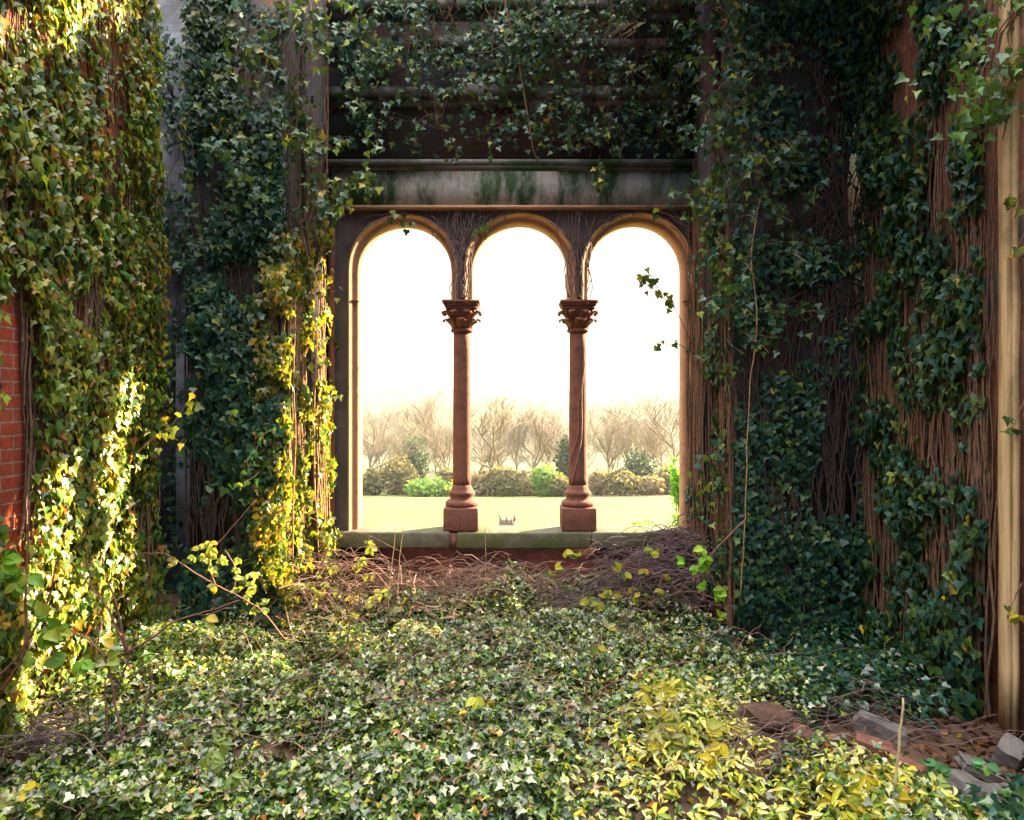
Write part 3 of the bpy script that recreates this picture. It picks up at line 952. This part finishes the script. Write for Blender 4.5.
def s(x, a, b): return np.clip((x - a) / (b - a), 0, 1)
shade_line = lambda px, py: s(px - (640 + (py - 600) * 1.25), -40, 60)      # edge of the cast shade, put into leaf colours at the right
yel = lambda px, py: ell(px, py, [(690, 760, 90, 90, 1), (800, 830, 170, 50, 1), (640, 800, 110, 50, .5)])  # weeds here get brightened leaf colours that stand for a sun patch
debris = lambda px, py: ell(px, py, [(875, 755, 90, 40, 1.1), (975, 765, 80, 60, 1.1), (770, 745, 50, 35, .9), (40, 740, 60, 18, .8), (280, 700, 20, 10, .3)])
carpet('ground_ivy', 'green ivy carpet across the middle of the room, pale sky glints put into leaf colours', 'ivy', 105000,
       lambda px, py, P: np.clip(1 - shade_line(px, py) - .6 * yel(px, py) - debris(px, py), 0, 1), [(GLINT, 1.7), (GREEN * 1.4, 3), (GREEN * .4, 4), (LIME * 1.4, 2.0), (YELLOW, .2), (RUST, .2), ((.42, .30, .16), .3)], (.027, .050), (.02, .28))
carpet('ground_ivy', 'ivy carpet below the right pier, cast shade put into its dark green leaves', 'ivy', 40000,
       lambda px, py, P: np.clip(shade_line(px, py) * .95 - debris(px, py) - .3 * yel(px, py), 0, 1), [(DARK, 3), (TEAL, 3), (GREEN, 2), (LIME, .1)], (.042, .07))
carpet('yellow_weeds', 'yellow leafy weeds at the front right of the floor, bright sun put into leaf colours', 'weeds', 34000,
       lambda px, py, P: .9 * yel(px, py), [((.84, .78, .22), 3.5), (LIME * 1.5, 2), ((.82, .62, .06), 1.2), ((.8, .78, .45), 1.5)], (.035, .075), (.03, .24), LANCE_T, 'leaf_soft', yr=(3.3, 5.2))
carpet('leaf_litter', 'brown fallen leaves scattered at the foot of the right wall', 'leaf litter', 9000,
       lambda px, py, P: np.clip(debris(px, py) + .08, 0, 1) * .8, [((.16, .07, .04), 3), ((.10, .05, .035), 3), ((.3, .13, .05), 1), (YELLOW * .8, .15)], (.04, .075), (.01, .05), OVAL_T, 'leaf_soft')


# low dry twigs lying through the ivy
def twig_mass(G, boxes, n, r=(.002, .005), ln=(.25, .7), arch=.25, jit=.1):
    for _ in range(n):
        cx, cy, cz, sx, sy, sz = random.choice(boxes)
        p = np.array((random.gauss(cx, sx), random.gauss(cy, sy), max(.0, cz + random.uniform(0, sz))))
        a = random.uniform(0, 2 * math.pi)
        d = np.array((math.cos(a), math.sin(a) * .5, random.uniform(-.2, .5)))
        l = random.uniform(*ln); m = 8
        t = np.linspace(-.5, .5, m)[:, None]
        pts = p + d * l * t + np.array((0, 0, arch)) * l * (.25 - t ** 2) * 4 * random.uniform(-.1, 1) + np.cumsum(RNG.normal(0, .012 * l / .4, (m, 3)), 0)
        pts[:, 2] = np.maximum(pts[:, 2], ground_z(pts[:, 0], pts[:, 1]) + .01)
        pts[:, 1] = np.minimum(pts[:, 1], YW - .03)
        G.tube(pts, np.linspace(random.uniform(*r), r[0], m), 3, False)


G = Geo()
bx = [(x, 7.1 + random.uniform(-.15, .1), .05, .22, .16, .34 - .12 * abs(x + .3)) for x in (-1.0, -.8, -.5, -.3, -.1, .1)]
twig_mass(G, bx, 620, (.0025, .006))
tag(G.build('dry_bracken', M['twig']), 'heap of dry brown bracken stems below the sill', 'dead stems', None, 'stuff')
G = Geo()
bx = [(x, 7.05 + random.uniform(-.15, .1), .06, .16, .16, min(.62, .12 + .5 * (x - .35))) for x in (.5, .8, 1.05, 1.2, 1.4, 1.55, 1.7)]
twig_mass(G, bx, 620, (.0025, .006), (.3, .75), .15)
twig_mass(G, [(1.6, 7.2, .40, .2, .1, .33)], 160, (.0025, .006), (.3, .7))
tag(G.build('twig_tangle', M['twig_dark']), 'tangle of grey-purple twigs piled against the parapet on the right', 'dead stems', None, 'stuff')
G = Geo()
bx = [(x, 6.55, .1, .25, .2, .5) for x in (-2.1, -1.7, -1.4)]
twig_mass(G, bx, 200, (.0025, .006), (.3, .9))
tag(G.build('twig_tangle', M['twig']), 'tangle of thin brown twigs at the foot of the golden ivy', 'dead stems', None, 'stuff')
G = Geo()
bx = [(random.uniform(-2.4, 1.8), random.uniform(3.6, 6.6), .14, .4, .35, .24) for _ in range(40)]
twig_mass(G, bx, 520, (.0015, .0032), (.15, .6), .2)
tag(G.build('fallen_twigs', M['twig']), 'thin fallen twigs lying through the ivy carpet', 'twigs', None, 'stuff')
G = Geo()
twig_mass(G, [(-2.6, 4.25, .08, .25, .12, .12), (-2.3, 4.1, .06, .2, .1, .1)], 120, (.002, .005), (.3, .8), .1)
twig_mass(G, [(2.2, 4.6, .03, .4, .25, .08), (1.4, 4.3, .05, .25, .2, .1)], 130, (.002, .005), (.2, .6), .1)
tag(G.build('fallen_twigs', M['twig_dark']), 'dark fallen sticks on the bare soil near the stones', 'twigs', None, 'stuff')


# ------------------------------------------------------------------ brambles, each plant a thing
def cane(label, canes, Y, leaves, pal, size=(.05, .085), r=.0075, mat='cane', name='bramble', cat='bramble', T=OVAL_T, group='bramble canes rising from the ivy'):
    root = empty(name, tuple(at(canes[0][0][0], canes[0][0][1], Y)))
    tag(root, label, cat, group)
    L = Leaves(T)
    ends = []
    for pts in canes:
        W = np.array([at(p[0], p[1], Y + (p[2] if len(p) > 2 else 0)) for p in pts])
        t = np.linspace(0, 1, len(W)); tt = np.linspace(0, 1, (len(W) - 1) * 5 + 1)
        W = np.stack([np.interp(tt, t, W[:, k]) for k in range(3)], -1)
        for _ in range(2):
            W[1:-1] = (W[:-2] + W[1:-1] * 2 + W[2:]) / 4
        W[1:-1] += RNG.normal(0, .0018, W[1:-1].shape)
        g = Geo(); g.tube(W, np.linspace(r, r * .55, len(W)), 5)
        ends.append((W, g.build('stem', M[mat], root), Leaves(T)))
    for lf in leaves:
        px, py, n = lf
        q0 = at(px, py, Y)
        L = min(ends, key=lambda e: np.linalg.norm(e[0] - q0, axis=1).min())[2]
        for _ in range(n):
            Q = at(px + random.gauss(0, 8), py + random.gauss(0, 7), Y + random.uniform(-.08, .05))
            a = random.uniform(0, 6.28)
            for da in ((0,) if n > 6 else (-.9, 0, .9)):
                tdir = np.array((math.cos(a + da), random.uniform(-.5, .1), math.sin(a + da) * .7 - .2))
                L.add(Q, tdir, np.array((random.gauss(0, .3), -.8, .7)), random.uniform(*size), leaf_cols(Q[None], pal, 0))
    for W, st_, L in ends:
        if L.p: L.build('leaves', M['leaf_soft'], st_)
    return root


PB = [((.30, .36, .08), 3), (LIME, 2), ((.4, .42, .2), 1.5), (YELLOW, .5)]
PY = [((.55, .44, .02), 3), ((.42, .45, .04), 2)]
cane('arching bramble with pale round leaves before the dark alcove', [[(285, 640), (262, 610), (240, 597), (215, 585), (190, 570), (165, 552), (140, 554)], [(215, 585), (208, 565), (214, 548), (230, 530), (256, 500)], [(232, 595), (238, 570), (225, 550)]], 5.2,
     [(195, 556, 2), (206, 542, 3), (215, 550, 4), (225, 558, 4), (236, 565, 3), (247, 578, 4), (172, 556, 2), (215, 575, 3), (255, 590, 4), (268, 600, 4), (245, 600, 3)], PB, (.035, .06))
cane('long bare dark cane forking over the left of the carpet', [[(128, 655), (108, 610), (95, 590), (78, 572)], [(128, 655), (115, 600), (105, 575)], [(122, 655), (150, 640), (175, 620), (205, 612), (240, 600)], [(112, 700), (125, 670), (132, 648), (135, 630)]], 4.4, [(206, 614, 1)], PB)
cane('upright dark stems with thin twigs rising at lower left', [[(125, 770), (121, 735), (113, 690), (108, 660), (90, 640), (60, 625), (45, 625)], [(132, 765), (143, 720), (150, 690), (152, 670)], [(108, 775), (106, 720), (105, 680)]], 4.0, [(105, 672, 2), (100, 640, 1)], PB)
cane('dark sapling leaning at the left edge, large bright green leaves', [[(-5, 680), (20, 655), (40, 620), (52, 590), (56, 560)], [(0, 692), (12, 675), (32, 640)], [(27, 650), (25, 600), (28, 540), (29, 500)]], 3.9,
     [(38, 610, 3), (25, 582, 3), (12, 570, 2), (62, 635, 3), (70, 655, 2), (45, 630, 2)], [((.14, .30, .02), 3), ((.3, .36, .04), 2)], (.06, .10))
cane('bramble arching at the foot of the golden ivy strip', [[(330, 660), (322, 610), (335, 575), (360, 552), (390, 560), (402, 590)], [(345, 640), (350, 600), (372, 575)], [(300, 640), (290, 600), (300, 565)], [(410, 640), (396, 600), (375, 570), (340, 560)]], 6.4,
     [(367, 548, 3), (362, 575, 2), (352, 588, 2), (377, 597, 3), (340, 610, 3), (330, 580, 2), (320, 600, 3), (300, 590, 3), (390, 600, 2)], PB + [(YELLOW, 1)], (.05, .085))
cane('two tall thin dry stalks standing before the sill', [[(393, 640), (398, 590), (400, 550), (407, 510)], [(386, 640), (390, 580), (397, 520)]], 6.6, [], PB, r=.004, mat='cane_pale', name='dry_stalk', cat='stalk', group=None)
cane('single thin stalk crossing the base of the first column', [[(484, 620), (486, 570), (485, 520), (488, 490)]], 6.8, [], PB, r=.003, mat='cane_pale', name='dry_stalk', cat='stalk', group=None)
cane('thick pale dry stalk standing at the lower right', [[(892, 840), (895, 790), (899, 740), (903, 698)]], 3.55, [], PB, r=.009, mat='cane_pale', name='dry_stalk', cat='stalk', group=None)
cane('bramble with yellow leaves spilling over the twig tangle', [[(700, 640), (690, 600), (660, 575), (620, 565), (580, 580)], [(680, 650), (660, 610), (625, 590), (600, 600)], [(720, 600), (690, 590), (655, 600), (620, 620)], [(640, 640), (630, 600), (640, 560)]], 6.6,
     [(552, 577, 2), (580, 561, 1), (610, 585, 2), (625, 596, 3), (598, 602, 3), (640, 570, 2), (582, 558, 2), (590, 600, 2), (660, 590, 2), (650, 555, 2)], [((.4, .42, .03), 3), (LIME, 2), (GREEN, 2), (YELLOW, 1)], (.05, .08))
cane('bramble shoot with big lime leaves hanging by the right reveal', [[(745, 520), (725, 540), (705, 560), (695, 590)], [(705, 560), (712, 580), (718, 590)], [(718, 585), (730, 600), (735, 615)]], 5.6,
     [(698, 562, 3), (716, 577, 3), (732, 614, 1), (700, 556, 2)], [((.18, .42, .02), 3), ((.3, .42, .03), 1)], (.06, .09))
cane('reddish cane curving up through the centre right carpet', [[(620, 760), (580 + 10, 720), (585, 690), (592, 665), (602, 640), (605, 620)], [(560, 790), (570, 750), (582, 715), (598, 690), (640, 670), (700, 660)]], 4.6, [(604, 630, 1), (595, 655, 1)], PB)
cane('thin cane bowing over the left centre carpet', [[(320, 740), (360, 715), (380, 690), (395, 660), (380, 630)], [(345, 760), (330, 700), (345, 660), (350, 620)], [(250, 690), (290, 680), (330, 660), (365, 640)]], 5.0, [(375, 655, 1)], PB)
cane('pale cane reaching out of the ivy front and centre', [[(400, 790), (430, 770), (460, 750), (480, 742)], [(440, 800), (480, 770), (520, 740)]], 4.0, [(474, 705, 1)], PY, mat='cane_pale')
cane('young yellow shoot among ivy at the bottom centre', [[(470, 730), (472, 715), (473, 705)]], 4.4, [(473, 706, 3)], PY, (.06, .09), .003, group='yellow leafed shoots', name='leafy_shoot', cat='shoot')
cane('yellow shoot with two round leaves at the lower left corner', [[(44, 830), (44, 810), (42, 792)], [(48, 830), (52, 805), (58, 790)]], 3.7, [(41, 791, 2), (58, 789, 1)], PY, (.05, .07), .003, group='yellow leafed shoots', name='leafy_shoot', cat='shoot')
cane('drooping pale green shoot with lance leaves in front centre left', [[(245, 830), (238, 790), (232, 765), (236, 745)]], 3.7, [(215, 760, 2), (232, 772, 3), (226, 750, 2), (238, 795, 2)], [((.3, .38, .12), 3), (LIME, 2)], (.06, .09), .004, T=LANCE_T, group='yellow leafed shoots', name='leafy_shoot', cat='shoot')
cane('tall golden weed with upright stems at the front right', [[(655, 830), (658, 780), (660, 730), (662, 680)], [(668, 830), (668, 770), (676, 700)], [(658, 760), (645, 720), (640, 690)], [(662, 720), (672, 702), (678, 695)]], 4.1,
     [(662, 690, 3), (655, 700, 2), (645, 695, 2), (670, 705, 3), (668, 730, 4), (655, 740, 3), (680, 745, 4), (660, 765, 3), (690, 770, 4), (665, 790, 4), (645, 775, 3)], [((.6, .52, .06), 3), ((.5, .5, .2), 2), (LIME, 1)], (.05, .085), .004, 'cane_pale', 'golden_weed', 'weed', LANCE_T, None)
cane('large yellow leaf on a thin stem right of the golden weed', [[(735, 800), (722, 750), (706, 722)]], 4.1, [(706, 718, 1)], PY, (.08, .10), .003, group='yellow leafed shoots', name='leafy_shoot', cat='shoot')
cane('pair of yellow green leaves beside the earthy clod', [[(718, 790), (716, 770), (712, 756)], [(740, 785), (740, 768)]], 4.0, [(712, 758, 2), (739, 766, 1)], PY, (.06, .08), .003, group='yellow leafed shoots', name='leafy_shoot', cat='shoot')
cane('yellow leaved shoot at the bottom edge before the broken log', [[(850, 840), (856, 815), (862, 800)], [(880, 840), (884, 815)]], 3.6, [(855, 806, 2), (880, 812, 2), (905, 800, 2), (870, 795, 1), (840, 810, 2)], PY, (.06, .09), .004, T=LANCE_T, group='yellow leafed shoots', name='leafy_shoot', cat='shoot')
cane('low green seedlings with round leaves among the stones', [[(930, 800), (932, 785), (935, 775)], [(945, 800), (940, 785)]], 3.9, [(935, 776, 2), (933, 768, 2), (944, 790, 2), (970, 757, 2), (975, 800, 2)], [((.08, .26, .08), 3), ((.2, .36, .06), 1)], (.05, .07), .003, group=None, name='seedlings', cat='seedlings')


# ------------------------------------------------------------------ stones and timber on the floor
def rock(label, px, py, Y, dims, rot, mat, name='stone', cat='stone', group=None, seed=0, jag=.18):
    import bmesh
    bm = bmesh.new()
    bmesh.ops.create_cube(bm, size=1)
    bmesh.ops.subdivide_edges(bm, edges=bm.edges[:], cuts=7, use_grid_fill=True)
    V = np.array([v.co[:] for v in bm.verts])
    nrm = V / (np.linalg.norm(V, axis=1, keepdims=True) + 1e-9)
    V = V * .95 + nrm * .03
    V += (np.stack([noise(V + k * 9.1, 1.4, seed + k) * .7 + noise(V + k * 9.1, 6, seed + k) * .12 for k in range(3)], -1) - .4) * jag * 1.6
    V *= np.array(dims) * .78
    for v, c in zip(bm.verts, V): v.co = c
    me = bpy.data.meshes.new(name); bm.to_mesh(me); bm.free()
    me.materials.append(M[mat])
    o = bpy.data.objects.new(name, me); COL.objects.link(o)
    P = at(px, py, Y)
    P[2] = float(ground_z(P[0], P[1])) + dims[2] * .35
    o.location = P
    o.rotation_euler = rot
    tag(o, label, cat, group)
    return o


def floor_Y(py): return F * EYE / (py - HY)
rock('grey angular stone block beside the seedlings', 963, 778, 3.95, (.24, .20, .14), (.2, .3, .5), 'rubble', seed=1, group='fallen stones at the lower right')
rock('flat grey slab tilted behind the angular block', 985, 762, 4.1, (.34, .16, .07), (.15, .35, -.2), 'rubble', seed=2, group='fallen stones at the lower right')
rock('mossy flat stone at the lower right corner', 1002, 788, 3.85, (.32, .22, .10), (.1, .1, .1), 'rubble', seed=3, group='fallen stones at the lower right')
rock('upright broken stone by the foot of the post', 1010, 752, 4.15, (.18, .16, .18), (.4, -.3, .6), 'rubble', seed=4, group='fallen stones at the lower right')
rock('long grey stone beam lying in the dark ivy', 880, 730, 4.55, (.34, .14, .14), (.1, .25, -.5), 'rubble', seed=5, group='fallen stones at the lower right')
rock('broken red brick lying below the stone beam', 872, 748, 4.3, (.24, .14, .10), (.1, .2, -.4), 'brickbat', 'brick', 'brick', 'fallen bricks', 6, .1)
rock('red brick half sunk in ivy near the dry stalk', 905, 760, 4.15, (.22, .11, .08), (.1, .3, -.6), 'brickbat', 'brick', 'brick', 'fallen bricks', 7, .1)
rock('small red brick fragment beside the earthy clod', 795, 738, 4.45, (.2, .12, .10), (.2, .3, -.4), 'brickbat', 'brick', 'brick', 'fallen bricks', 8, .12)
rock('rounded earthy clod above the yellow leaves', 765, 735, 4.5, (.30, .24, .16), (0, 0, .3), 'soil', 'earth_clod', 'clod', None, 9, .3)
rock('tan broken log on the litter at the bottom right', 858, 796, 3.8, (.30, .09, .07), (0, .1, .15), 'mossstone', 'log', 'log', None, 10, .15)
rock('yellow mossy stone block among sticks at the far left', 45, 724, 4.45, (.26, .16, .13), (0, .1, -.3), 'mossstone', seed=11)
rock('second mossy stone beside the yellow one at left', 85, 734, 4.4, (.20, .14, .10), (0, .1, .2), 'mossstone', seed=12)


# ------------------------------------------------------------------ outside
def terrain_z(x, y):
    x, y = np.asarray(x, float), np.asarray(y, float)
    prof = np.interp(y, [7.8, 12, 20, 80, 100, 130, 220, 420, 700, 1000], [-.1, -.5, -1.5, -8.2, -10, -13, -15, -3, 13.2, 12])
    P = np.stack([x, y, 0 * x], -1)
    return prof + (noise(P, .006, 91) - .5) * 9 * np.clip((y - 200) / 400, 0, 1) + (noise(P, .03, 92) - .5) * .6 * np.clip((y - 15) / 60, 0, 1)


def terrain(name, yl, xw, nx, mat):
    V = []
    for y in yl:
        xx = np.linspace(-xw(y), xw(y), nx)
        V.append(np.stack([xx, np.full(nx, y), terrain_z(xx, np.full(nx, y))], -1))
    i = (np.arange(len(yl) - 1)[:, None] * nx + np.arange(nx - 1)[None]).ravel()
    return mesh_obj(name, np.concatenate(V), np.stack([i, i + 1, i + nx + 1, i + nx], -1), mat, smooth=True)


structure(terrain('ground_field', np.concatenate([np.linspace(7.8, 20, 14), np.linspace(24, 104, 24)]), lambda y: 12 + y * 1.2, 40, M['grass']), 'sunlit pale green field sloping away outside', 'field')
structure(terrain('ground_hills', np.concatenate([np.linspace(103, 220, 14), np.linspace(240, 1000, 40)]), lambda y: 60 + y * .9, 70, M['hill']), 'hazy far hillside closing the view', 'hill')
yl = np.linspace(77, 81, 5)
V = []
for y in yl:
    xx = np.linspace(5.5, 22, 24)
    yy = np.full(24, y) - 0.06 * (xx - 5)
    V.append(np.stack([xx, yy, terrain_z(xx, yy) + .06], -1))
i = (np.arange(4)[:, None] * 24 + np.arange(23)[None]).ravel()
structure(mesh_obj('ground_track', np.concatenate(V), np.stack([i, i + 1, i + 25, i + 24], -1), M['track']), 'pinkish bare earth track along the far field edge', 'track')


def bare_tree(label, px, Y, top, seed, spread=.5, thick=.16, group='bare trees at the field edge', twigs=1.0):
    rr = np.random.default_rng(seed)
    x = (px - CX) / F * Y
    z0 = float(terrain_z(x, Y)) - .1
    h = (EYE + (HY - top) / F * Y - z0) * 1.4
    root = empty('bare_tree', (x, Y, z0)); tag(root, label, 'tree', group)
    T, BB = Geo(), []
    def grow(p, d, l, r, lev):
        if lev == 1: BB.append(Geo())
        n = 4
        pts = [p]
        for _ in range(n):
            d = d + rr.normal(0, .13, 3) + np.array((0, 0, .05)); d = d / np.linalg.norm(d)
            pts.append(pts[-1] + d * l / n)
        (T if lev == 0 else BB[-1]).tube(np.array(pts), np.linspace(r, r * .55, n + 1), 5 if lev < 2 else 3, False)
        if lev >= 4: return
        k = [8, 6, 5, 4][lev]
        for j in range(k):
            i = rr.integers(1 if lev else 2, n + 1)
            side = rr.normal(0, 1, 3); side[2] = abs(side[2]) * .4
            nd = d * .65 + side * spread * 1.1; nd /= np.linalg.norm(nd)
            grow(pts[i], nd, l * rr.uniform(.45, .72), max(r * .5, .012), lev + 1)
    grow(np.array((x, Y, z0)), np.array((0, 0, 1.)), h * .46, thick * h / 10, 0)
    tk = T.build('trunk', M['bark'], root)
    for b_ in BB: b_.build('bough', M['bark'], tk)
    return root


PAL_B = {'olive': [((.25, .225, .115), 3), ((.31, .27, .14), 2), ((.18, .17, .09), 2)],
         'green': [((.22, .38, .07), 3), ((.28, .40, .10), 2)],
         'dark': [((.055, .10, .065), 3), ((.09, .13, .08), 2)],
         'tan': [((.36, .28, .17), 3), ((.28, .22, .13), 2)],
         'lime': [((.12, .36, .03), 3), ((.2, .42, .05), 2)]}


def bush(label, px, Y, w, top, pal, n=900, size=(.22, .4), name='bush', cat='bush', group='bushes along the field edge', base=None, col=1.0, box=False):
    x = (px - CX) / F * Y
    z0 = float(terrain_z(x, Y)) if base is None else base
    h = EYE + (HY - top) / F * Y - z0
    root = empty(name, (x, Y, z0)); tag(root, label, cat, group)
    wd = w / F * Y / 2
    L = Leaves(OVAL_T)
    u = RNG.normal(0, 1, (n, 3)); u /= np.linalg.norm(u, axis=1, keepdims=True)
    if box: u = np.sign(u) * np.abs(u) ** .4
    rad = RNG.random((n, 1)) ** .35
    lump = .5 + 1.0 * fbm(u * 1.5 + px, 1.6, 5)[:, None]
    P = np.array((x, Y, z0 + h * .48)) + u * rad * lump * np.array((wd, wd * .8, h * .52))
    P[:, 2] = np.maximum(P[:, 2], z0 + .05)
    nn = u + RNG.normal(0, .5, (n, 3)) + np.array((0, 0, .4))
    L.add(P, RNG.normal(0, 1, (n, 3)), nn, RNG.uniform(size[0], size[1], n), leaf_cols(P, pal, 0))
    L.build('foliage', M['leaf_soft'], root)
    g = Geo()
    for k in range(5):
        a = k * 1.3
        g.tube([(x, Y, z0 - .05), (x + .25 * wd * math.cos(a), Y + .2 * wd * math.sin(a), z0 + h * .3), (x + .6 * wd * math.cos(a), Y + .5 * wd * math.sin(a), z0 + h * .7)], (.03 * h / 2, .02 * h / 2, .008 * h / 2), 4, False)
    g.build('stems', M['bark'], root)
    return root


side_words = {0: 'first arch', 1: 'middle arch', 2: 'last arch'}
tr = [(372, 88, 418, 'slim bare tree at the left end of the first arch view'), (398, 92, 425, 'bare tree beside the evergreen in the first arch'), (425, 95, 412, 'wide bare tree near the middle of the first arch view'),
      (446, 86, 428, 'bare tree half behind the first column'), (489, 84, 408, 'tall bare oak standing clear in the middle arch'), (517, 94, 418, 'bare tree right of the tall oak in the middle arch'),
      (545, 98, 430, 'low bare tree over the green bush in the middle arch'), (566, 90, 425, 'bare tree close to the left of the second column'), (604, 92, 412, 'tall bare tree just right of the second column'),
      (628, 96, 418, 'bare tree in the centre of the last arch view'), (652, 90, 425, 'bare tree over the dark bush in the last arch'), (676, 86, 400, 'tall bare tree against the right reveal'),
      (384, 97, 420, 'fine twiggy bare tree between the two left trees of the first arch'), (411, 99, 408, 'bare tree behind the dark evergreen in the first arch'), (437, 98, 416, 'bare tree just left of the first column'),
      (476, 97, 424, 'small bare tree close right of the first column'), (503, 99, 416, 'twiggy bare tree just right of the tall oak'), (531, 96, 421, 'bare tree over the tan scrub in the middle arch'),
      (556, 99, 416, 'bare tree behind the dark conifer'), (616, 100, 420, 'twiggy bare tree over the broad olive bush'), (640, 99, 412, 'bare tree behind the dark spreading evergreen'), (664, 98, 415, 'bare tree at the right over the last bush')]
for k, (px, Y, top, lab) in enumerate(tr):
    bare_tree(lab, px, Y, top, 100 + k, .5 if k != 4 else .62, .13 if k != 4 else .2)
for k, (px, Y, top) in enumerate([(380, 125, 440), (415, 135, 436), (440, 128, 442), (505, 130, 438), (535, 138, 434), (560, 126, 440), (590, 132, 436), (618, 140, 432), (645, 128, 438), (668, 134, 434)]):
    t = bare_tree('faint bare tree in the second hazy belt beyond the hedge line', px, Y, top, 300 + k, .55, .12, 'hazy trees beyond the hedge line')
bl = [(372, 83, 26, 470, 'olive', 'olive bush at the left end of the first arch hedge'), (398, 84, 40, 458, 'olive', 'big rounded olive bush in the first arch'), (412, 90, 34, 438, 'dark', 'dark evergreen bush rising in the first arch'),
      (428, 80, 46, 478, 'green', 'bright green bush low in the first arch'), (448, 84, 26, 468, 'olive', 'olive bush beside the first column'), (482, 83, 34, 472, 'tan', 'tan bush at the foot of the tall oak'),
      (503, 82, 34, 466, 'olive', 'olive bush in the middle arch right of the oak'), (527, 84, 40, 470, 'tan', 'tan scrub in the centre right of the middle arch'), (545, 80, 26, 466, 'green', 'upright green bush in the middle arch'),
      (566, 86, 20, 436, 'dark', 'narrow dark conifer left of the second column'), (560, 80, 24, 476, 'olive', 'small olive bush below the dark conifer'), (601, 82, 26, 472, 'tan', 'tan bush right of the second column'),
      (622, 81, 38, 470, 'olive', 'broad olive bush in the last arch'), (640, 88, 40, 452, 'dark', 'dark spreading evergreen bush in the last arch'), (651, 80, 26, 476, 'tan', 'tan rounded bush below the dark evergreen in the last arch'), (668, 82, 28, 468, 'olive', 'olive bush at the right end of the hedge')]
for px, Y, w, top, pal, lab in bl:
    bush(lab, px, Y, w, top, PAL_B[pal], 1500, (.25, .5))
bush('tall clipped lime green hedge just outside the right jamb', 681, 11.5, 20, 462, PAL_B['lime'], 1500, (.04, .07), 'hedge', 'hedge', None, None, 1, True)
bush('low green weeds outside behind the sill, right of second column', 640, 10.5, 44, 520, PAL_B['green'], 260, (.05, .09), 'weeds', 'weeds', None)
bush('tiny green weeds outside beside the second column base', 604, 10.5, 26, 524, PAL_B['green'], 120, (.05, .08), 'weeds', 'weeds', None)

x, Y = at(508, 0, 13)[0], 13
z0 = float(terrain_z(x, Y))
st = empty('tree_stump', (x, Y, z0)); tag(st, 'small pale splintered stump on the field behind the sill', 'stump')
g = Geo()
ztop = EYE + (HY - 518) / F * Y
g.lathe([(.22, 0), (.17, .2), (.16, ztop - z0 - .08), (.13, ztop - z0 - .02)], (x, Y, z0), 14)
g.build('trunk', M['stump'], st)
for k in range(11):
    a = k * .57
    g = Geo(); g.tube([(x + .11 * math.cos(a), Y + .11 * math.sin(a), ztop - .12), (x + .15 * math.cos(a), Y + .15 * math.sin(a), ztop + random.uniform(-.02, .09))], (.035, .012), 5)
    g.build('splinter', M['stump'], st)

# haze over the valley
m, nt, out = nodes('valley_haze')
vs = N(nt, 'ShaderNodeVolumeScatter', i_Density=.0021, i_Anisotropy=.2)
vs.inputs['Color'].default_value = (.125, .13, .13, 1)
nt.links.new(vs.outputs[0], out.inputs['Volume'])
M['haze'] = m
g = Geo(); g.box(-900, 900, 16, 1010, -40, 45)
tag(g.build('haze', m), 'bright morning haze filling the valley beyond the field', 'haze', None, 'stuff')

# ------------------------------------------------------------------ light, sky, camera
AZ, EL = math.radians(52), math.radians(23)
sd = Vector((math.sin(AZ) * math.cos(EL), math.cos(AZ) * math.cos(EL), math.sin(EL)))
sun = bpy.data.lights.new('sun', 'SUN'); sun.energy = 36; sun.color = (1.0, .80, .50); sun.angle = math.radians(.6)
so = bpy.data.objects.new('sun', sun); COL.objects.link(so); so.location = (30, 30, 30)
so.rotation_euler = (-sd).to_track_quat('-Z', 'Y').to_euler()

w = bpy.data.worlds.new('sky'); SC.world = w; w.use_nodes = True
nt = w.node_tree
for n in list(nt.nodes): nt.nodes.remove(n)
out = nt.nodes.new('ShaderNodeOutputWorld')
bg = nt.nodes.new('ShaderNodeBackground')
tc = nt.nodes.new('ShaderNodeTexCoord')
sx = nt.nodes.new('ShaderNodeSeparateXYZ'); nt.links.new(tc.outputs['Generated'], sx.inputs[0])
col = ramp(nt, sx.outputs[2], [(0.0, (.98, .92, .70)), (.2, (1.0, .94, .74)), (.42, (.42, .60, .95)), (.68, (.7, .95, 1.3)), (.84, (5.0, 5.0, 4.9)), (1.0, (7.0, 6.9, 6.5))])
dim = N(nt, 'ShaderNodeMapRange', interpolation_type='SMOOTHSTEP')
dim.inputs['From Min'].default_value = -.25; dim.inputs['From Max'].default_value = .35
nt.links.new(sx.outputs[1], dim.inputs['Value'])
back = ramp(nt, sx.outputs[2], [(0.0, (.10, .11, .12)), (.35, (.22, .28, .36)), (.62, (.6, .8, 1.1)), (.84, (5.0, 5.0, 4.9)), (1.0, (7.0, 6.9, 6.5))])
col = mix(nt, dim.outputs[0], back, col)
nt.links.new(col, bg.inputs[0]); bg.inputs[1].default_value = 1.15
nt.links.new(bg.outputs[0], out.inputs[0])

cam = bpy.data.cameras.new('camera'); co = bpy.data.objects.new('camera', cam); COL.objects.link(co)
co.location = (0, 0, EYE); co.rotation_euler = (math.pi / 2, 0, 0)
cam.sensor_width = 36; cam.sensor_fit = 'HORIZONTAL'; cam.lens = F / 1024 * 36
cam.shift_y = -10 / 1024
cam.clip_start = .05; cam.clip_end = 3000
SC.camera = co
vsx = SC.view_settings
SC.display_settings.display_device = 'sRGB'
vsx.view_transform = 'Standard'; vsx.look = 'None'; vsx.gamma = 1; vsx.use_curve_mapping = False
vsx.exposure = 0.45
